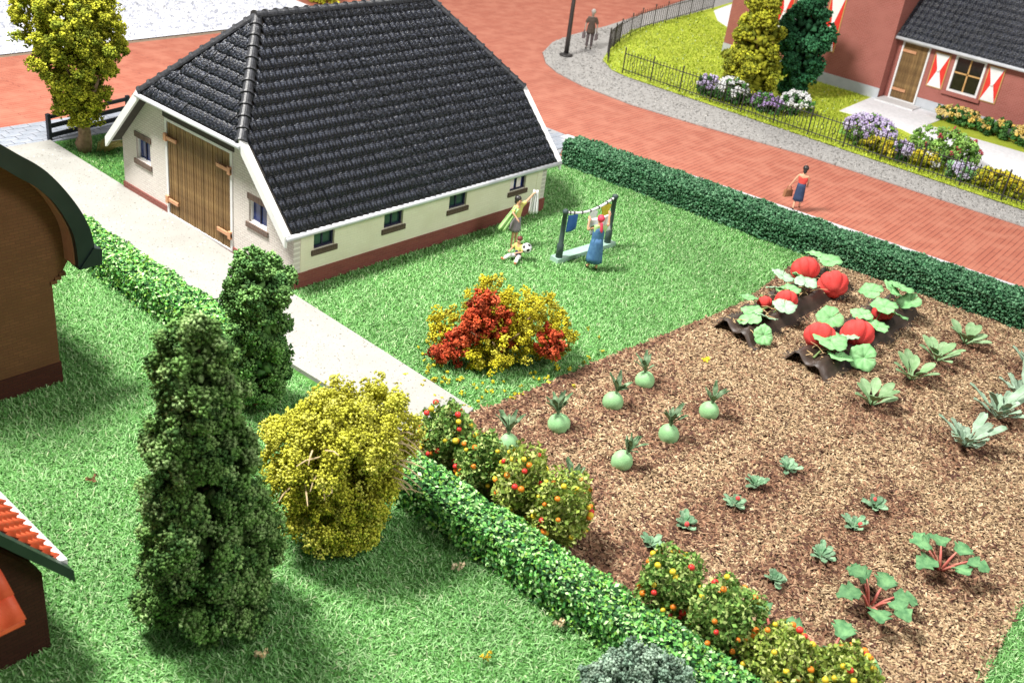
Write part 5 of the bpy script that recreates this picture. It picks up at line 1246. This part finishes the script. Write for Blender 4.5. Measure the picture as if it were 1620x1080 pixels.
# woman in a blue dress at the clothes line, back to the camera, arms raised
bw = empty('person', (7.95, -3.92, 0.02), 'person in blue dress and red headscarf hanging a cloth on the line', 'person', 'figures', rz=math.radians(-38))
f = Fig().set(elL=(-.30, .12, 1.22), wrL=(-.27, .24, 1.46), elR=(.30, .12, 1.42), wrR=(.30, .20, 1.66), chest=(0, .0, 1.25), kneeL=(-.10, .06, .48), ankL=(-.12, .10, .08), toeL=(-.13, .24, .035))
f.body('body', M_skinc, bw); f.top('blouse', M_ltgreen, bw, .55, grow=.012)
dn = [((0, 0, .60), (.23, .19)), ((0, 0, .80), (.215, .175)), ((0, .01, 1.03), (.185, .15)), ((0, .01, 1.24), (.205, .165)), ((0, 0, 1.40), (.14, .11))]
skin('dress', dn, [(0, 1), (1, 2), (2, 3), (3, 4)], M_blue, bw)
f.skirt('dress_skirt', M_blue, bw, 1.05, .27, .165, .25, .03)
f.hair('headscarf', M_headred, bw, .118, .02, .015)
skin('scarf_tail', [((0, -.10, 1.56), .05), ((.01, -.15, 1.46), .045), ((.02, -.17, 1.34), .05), ((.03, -.18, 1.27), .02)], [(0, 1), (1, 2), (2, 3)], M_headred, bw)
f.eyes(bw); f.shoes(M_black_shoe, bw)
o = MB().sheet(cloth(.62, .52, 1, .02), .025).build('laundry_cloth', M_whitec, None, True); bpy.context.view_layer.update()
o.location = bw.matrix_world @ Vector((0.0, .30, 1.56)); o.rotation_euler = (0, math.radians(-17), math.radians(-38)); tag(o, 'white cloth held in both hands by the person in blue', 'laundry')

# child sitting on the lawn with a ball
ck = empty('person', (6.62, -2.12, 0.02), 'child with brown hair and navy dungarees sitting on the grass', 'person', 'figures', rz=math.radians(95)); ck.scale = [0.72] * 3
f = Fig().set(pelvis=(0, 0, .16), waist=(0, 0, .30), chest=(0, .02, .50), neckb=(0, .03, .66), neck=(0, .045, .72), jaw=(0, .06, .79), head=(0, .045, .86), crown=(0, .03, .92),
              hipL=(-.10, .02, .14), kneeL=(-.22, .36, .20), ankL=(-.36, .66, .08), toeL=(-.39, .72, .17), hipR=(.10, .02, .14), kneeR=(.20, .38, .20), ankR=(.26, .70, .08), toeR=(.27, .76, .17),
              shL=(-.17, .02, .61), elL=(-.26, .12, .42), wrL=(-.16, .32, .42), shR=(.17, .02, .61), elR=(.27, .10, .42), wrR=(.20, .32, .42))
f.body('body', M_skinc, ck); f.top('shirt', M_yellow, ck, .9)
skin('dungarees', [((0, 0, .15), (.16, .13)), ((0, .01, .32), (.145, .12)), ((0, .02, .47), (.13, .125))], [(0, 1), (1, 2)], M_navy, ck)
for sx, a, b in ((-1, 'hipL', 'kneeL'), (1, 'hipR', 'kneeR')):
    k = 'ankL' if sx < 0 else 'ankR'
    skin('trouser_leg', [(f.j[a], .11), (f.j[b], .085), (tuple(Vector(f.j[b]).lerp(Vector(f.j[k]), .8)), .07)], [(0, 1), (1, 2)], M_whitec, ck)
M_oshoe = mat('orange_shoe', (0.7, 0.22, 0.12), None, 0.5)
for q in 'LR': skin('shoe', [(tuple(Vector(f.j['ank' + q])), .05), (tuple(Vector(f.j['toe' + q]) + Vector((0, .02, .03))), .045)], [(0, 1)], M_oshoe, ck)
f.hair('hair', M_brownh, ck, .12, .025, .02); f.eyes(ck)
# football: white with dark patches
bl_ = empty('football', (6.72, -2.33, 0.42), 'white football with black patches in the arms of the child', 'ball')
MB().sphere((0, 0, 0), .155, 24, 16).build('ball_shell', M_whitec, bl_, True)
ico = [Vector(v).normalized() for v in [(0, 1, 1.618), (0, -1, 1.618), (0, 1, -1.618), (0, -1, -1.618), (1, 1.618, 0), (-1, 1.618, 0), (1, -1.618, 0), (-1, -1.618, 0), (1.618, 0, 1), (-1.618, 0, 1), (1.618, 0, -1), (-1.618, 0, -1)]]
for v in ico:
    a = v.orthogonal().normalized(); b = v.cross(a); n = 5
    pts = [(v + (a * math.cos(2 * PI * k / n) + b * math.sin(2 * PI * k / n)) * .36).normalized() * .160 for k in range(n)]
    MB().add([v * .162] + pts, [(0, k + 1, (k + 1) % n + 1) for k in range(n)]).build('patch', M_black_shoe, bl_)

# walking woman on the road
wk = empty('person', (18.45, -5.0, 0.0), 'person with black hair, red top and dark skirt walking along the road', 'person', 'figures', rz=math.radians(-70)); wk.scale = [0.94] * 3
f = Fig().set(wrL=(-.40, -.02, .90), elL=(-.30, -.03, 1.12), elR=(.22, .06, 1.12), wrR=(.20, .20, .98), kneeR=(.09, .12, .50), ankR=(.10, .20, .10), toeR=(.10, .34, .05), ankL=(-.09, -.14, .10), toeL=(-.10, .0, .035))
f.body('body', M_skinc, wk); f.top('red_top', mat('red_top', (0.60, 0.06, 0.05), (0.66, 0.10, 0.07), 0.5), wk, 0.0)
f.skirt('skirt', M_navy, wk, 1.06, .38, .15, .20, .03); f.hair('hair', M_black, wk, .122, .03, .03, .08); f.eyes(wk); f.shoes(M_black_shoe, wk)
bpy.context.view_layer.update()
M_bag = mat('brown_leather', (0.26, 0.10, 0.045), (0.34, 0.15, 0.07), 0.5, bump=0.2)
def handbag(loc, rz, label, s=1.0, m=M_bag):
    b = empty('handbag', loc, label, 'bag', 'carried bags', rz)
    MB().prism([(-.17 * s, -.06 * s, -.34 * s), (.17 * s, -.06 * s, -.34 * s), (.14 * s, -.06 * s, -.10 * s), (-.14 * s, -.06 * s, -.10 * s)], (0, .12 * s, 0)).build('bag_body', m, b)
    MB().tube([(-.10 * s, 0, -.10 * s), (-.08 * s, 0, .0), (0, 0, .03 * s), (.08 * s, 0, .0), (.10 * s, 0, -.10 * s)], .014 * s, 6).build('handle', m, b, True)
handbag(wk.matrix_world @ Vector((-.42, .0, .82)), math.radians(-20), 'brown handbag of the person walking on the road', 1.05)

# man with cap and two bags on the pavement
mn = empty('person', (29.5, 13.3, 0.0), 'grey person with pale cap carrying two bags on the far pavement', 'person', 'figures', rz=math.radians(120)); mn.scale = [1.13] * 3
M_coat = mat('grey_brown_coat', (0.09, 0.065, 0.05), (0.13, 0.10, 0.085), 0.7); M_trou = mat('mauve_trousers', (0.11, 0.085, 0.09), (0.15, 0.12, 0.125), 0.7)
f = Fig().set(elL=(-.26, 0, 1.12), wrL=(-.27, .04, .90), elR=(.26, 0, 1.12), wrR=(.27, .04, .90))
f.body('body', mat('grey_skin', (0.32, 0.26, 0.22), (0.36, 0.30, 0.26), 0.6), mn); f.top('coat', M_coat, mn, 1.0, grow=.03)
f.skirt('coat_tail', M_coat, mn, 1.08, .70, .165, .20, .02)
for a, b, c in (('hipL', 'kneeL', 'ankL'), ('hipR', 'kneeR', 'ankR')): skin('trouser_leg', [(f.j[a], .10), (f.j[b], .075), (f.j[c], .06)], [(0, 1), (1, 2)], M_trou, mn)
f.hair('cap', mat('pale_cap', (0.50, 0.48, 0.46), None, 0.7), mn, .118, .0, .045); f.eyes(mn); f.shoes(M_black_shoe, mn)
bpy.context.view_layer.update()
for sx, lab in ((-1, 'dark bag in the left hand of the grey person'), (1, 'dark bag in the right hand of the grey person')):
    handbag(mn.matrix_world @ Vector((sx * .29, .05, .80)), math.radians(120 + 90), lab, 1.15, M_trou)

# ================================================================== clothes line with its wash
cl = empty('clothes_line', (8.6, -3.05, 0), 'dark green clothes line with two posts and white line on a pale base', 'clothes line')
M_post = mat('post_green', (0.035, 0.060, 0.058), (0.06, 0.09, 0.085), 0.5, scale=8, bump=0.3)
M_base = mat('base_green', (0.28, 0.44, 0.36), (0.34, 0.50, 0.42), 0.7)
MB().prism([(-1.25, -.02, 0.02), (1.35, -.22, 0.02), (1.37, .12, 0.02), (-1.2, .32, 0.02)], (0, 0, .15)).build('base_slab', M_base, cl)
pA, pB = Vector((-1.08, .10, 0)), Vector((1.1, -.06, 0))
for p, h in ((pA, 1.66), (pB, 1.72)):
    MB().lathe([(.105, .17), (.105, .58), (.075, .62), (.070, h - .10), (.09, h - .09), (.09, h), (.06, h + .03)], tuple(p), 12).build('post', M_post, cl, True)
line = []
for i in range(13):
    t = i / 12; p = pA.lerp(pB, t); line.append(Vector((p.x, p.y, 1.60 + .06 * t - .20 * math.sin(PI * t))))
MB().tube([pA + Vector((.0, 0, 1.60))] + line[1:-1] + [pB + Vector((0, 0, 1.66))], .038, 8).build('line', M_whitec, cl, True)
for t in (.06, .17, .30, .52, .68, .82, .92):
    p = line[min(12, round(t * 12))]; MB().box(p.x - .018, p.x + .018, p.y - .05, p.y + .05, p.z - .03, p.z + .055).build('peg', M_black_shoe, cl)
dirl = math.atan2((pB - pA).y, (pB - pA).x)
def hang(t, g, m, name, label, th=.018):
    p = line[round(t * 12)]; o = MB().sheet(g, th).build(name, m, None, True); o.location = Vector((8.6, -3.05, 0)) + p + Vector((0, 0, -.045)); o.rotation_euler = (0, 0, dirl); return tag(o, label, 'laundry', 'wash on the line')
hang(.19, cloth(.42, .52, 1, .012), mat('blue_towel', (0.03, 0.11, 0.36), (0.045, 0.14, 0.42), 0.6), 'towel', 'blue towel hanging next to the left post')
def shirt(w_, h):
    g = []
    for i in range(9):
        t = i / 8; hw = w_ * (.30 if t > .38 else .52 - .15 * t / .38); row = []
        for k in range(9):
            u = k / 8 - .5; row.append((2 * u * hw, .02 * math.sin(6 * u + 3 * t), -h * t + (0.06 * math.cos(2 * PI * u) if t < .05 else 0)))
        g.append(row)
    return g
hang(.60, shirt(.42, .42), M_whitec, 'shirt', 'white shirt hanging in the middle of the clothes line')
hang(.83, shirt(.50, .50), mat('mustard_cloth', (0.58, 0.45, 0.03), (0.64, 0.52, 0.06), 0.6), 'shirt', 'yellow shirt hanging beside the right post')

# ================================================================== fences and lamp
M_iron = mat('black_iron', (0.022, 0.020, 0.020), (0.04, 0.036, 0.034), 0.5, spec=0.5)
def iron_fence(path, label, hgt=1.15, panel=1.7, per=9):
    fn = empty('iron_fence', (*path[0], 0.0), label, 'fence', 'black iron garden fences'); o0 = Vector((*path[0], 0))
    plain = MB().tube([(0, 0, .10), (0, 0, hgt - .08)], .019, 4); plain.lathe([(.004, hgt - .10), (.030, hgt - .06), (.002, hgt + .02)], (0, 0, 0), 4); pme = plain.mesh('picket')
    loop = MB().tube([(0, 0, .10), (0, 0, .45)], .019, 4); loop.tube([(0, 0, .72), (0, 0, hgt - .08)], .019, 4); loop.lathe([(.004, hgt - .10), (.030, hgt - .06), (.002, hgt + .02)], (0, 0, 0), 4)
    loop.tube([(0, .075 * math.sin(2 * PI * k / 12), .585 - .135 * math.cos(2 * PI * k / 12)) for k in range(13)], .018, 4); lme = loop.mesh('picket')
    pst = MB().tube([(0, 0, 0), (0, 0, hgt + .06)], .035, 6); pst.lathe([(.02, hgt + .05), (.05, hgt + .09), (.01, hgt + .16)], (0, 0, 0), 6); sme = pst.mesh('post')
    for a, b in zip(path[:-1], path[1:]):
        a, b = Vector((*a, 0)), Vector((*b, 0)); L = (b - a).length; n = max(1, round(L / panel)); d = (b - a).normalized(); ang = math.atan2(d.y, d.x) - PI / 2
        for i in range(n + (1 if b.xy == Vector(path[-1]) else 0)):
            o = link('post', sme, M_iron, fn); o.location = a + d * (L * i / n) - o0
        for i in range(n):
            for k in range(1, per):
                o = link('picket', lme if k in (3, 6) and per > 6 else pme, M_iron, fn); o.location = a + d * (L * (i + k / per) / n) - o0; o.rotation_euler = (0, 0, ang)
        for z in (.22, hgt - .16): MB().tube([a - o0 + Vector((0, 0, z)), b - o0 + Vector((0, 0, z))], .022, 4).build('rail', M_iron, fn)
    return fn
iron_fence([(27.2, 9.35), (27.15, 0.9), (27.2, -14.5)], 'black iron picket fence running along the road side of the far garden')
iron_fence([(28.1, 10.95), (29.8, 12.25), (32.3, 13.35), (36.0, 14.65), (41, 15.45), (46.5, 16.4)], 'black iron picket fence curving away round the back corner of the far garden', per=6)

M_rail = mat('dark_navy_fence', (0.020, 0.024, 0.034), (0.035, 0.04, 0.052), 0.5, scale=6, bump=0.2)
def slat_fence(a, b, label):
    fn = empty('slat_fence', (*a, 0), label, 'fence', 'dark slatted fences'); d = Vector((b[0] - a[0], b[1] - a[1], 0)); L = d.length; fn.rotation_euler = (0, 0, math.atan2(d.y, d.x))
    for x in (0, L): MB().box(x - .06, x + .06, -.06, .06, 0, .92).build('post', M_rail, fn)
    for z0, z1 in ((.10, .24), (.42, .56), (.74, .86)): MB().box(.06, L - .06, -.035, .035, z0, z1).build('slat', M_rail, fn)
slat_fence((0.17, 13.08), (3.40, 13.70), 'dark slatted fence panel behind the broad tree')
slat_fence((3.72, 13.76), (6.9, 14.3), 'dark slatted fence panel half hidden by the farmhouse gable')

lp = empty('street_lamp', (27.1, 12.85, 0), 'tall black lamp post on the pavement corner', 'street lamp')
MB().lathe([(.34, 0), (.34, .06), (.22, .10), (.16, .14)], (0, 0, 0), 18).build('base', M_iron, lp, True)
MB().lathe([(.125, .12), (.11, 1.2), (.085, 5.2), (.05, 5.25)], (0, 0, 0), 12).build('pole', M_iron, lp, True)
MB().lathe([(.10, 5.26), (.22, 5.7), (.30, 5.75), (.05, 5.95)], (0, 0, 0), 12).build('lantern', M_iron, lp, True)
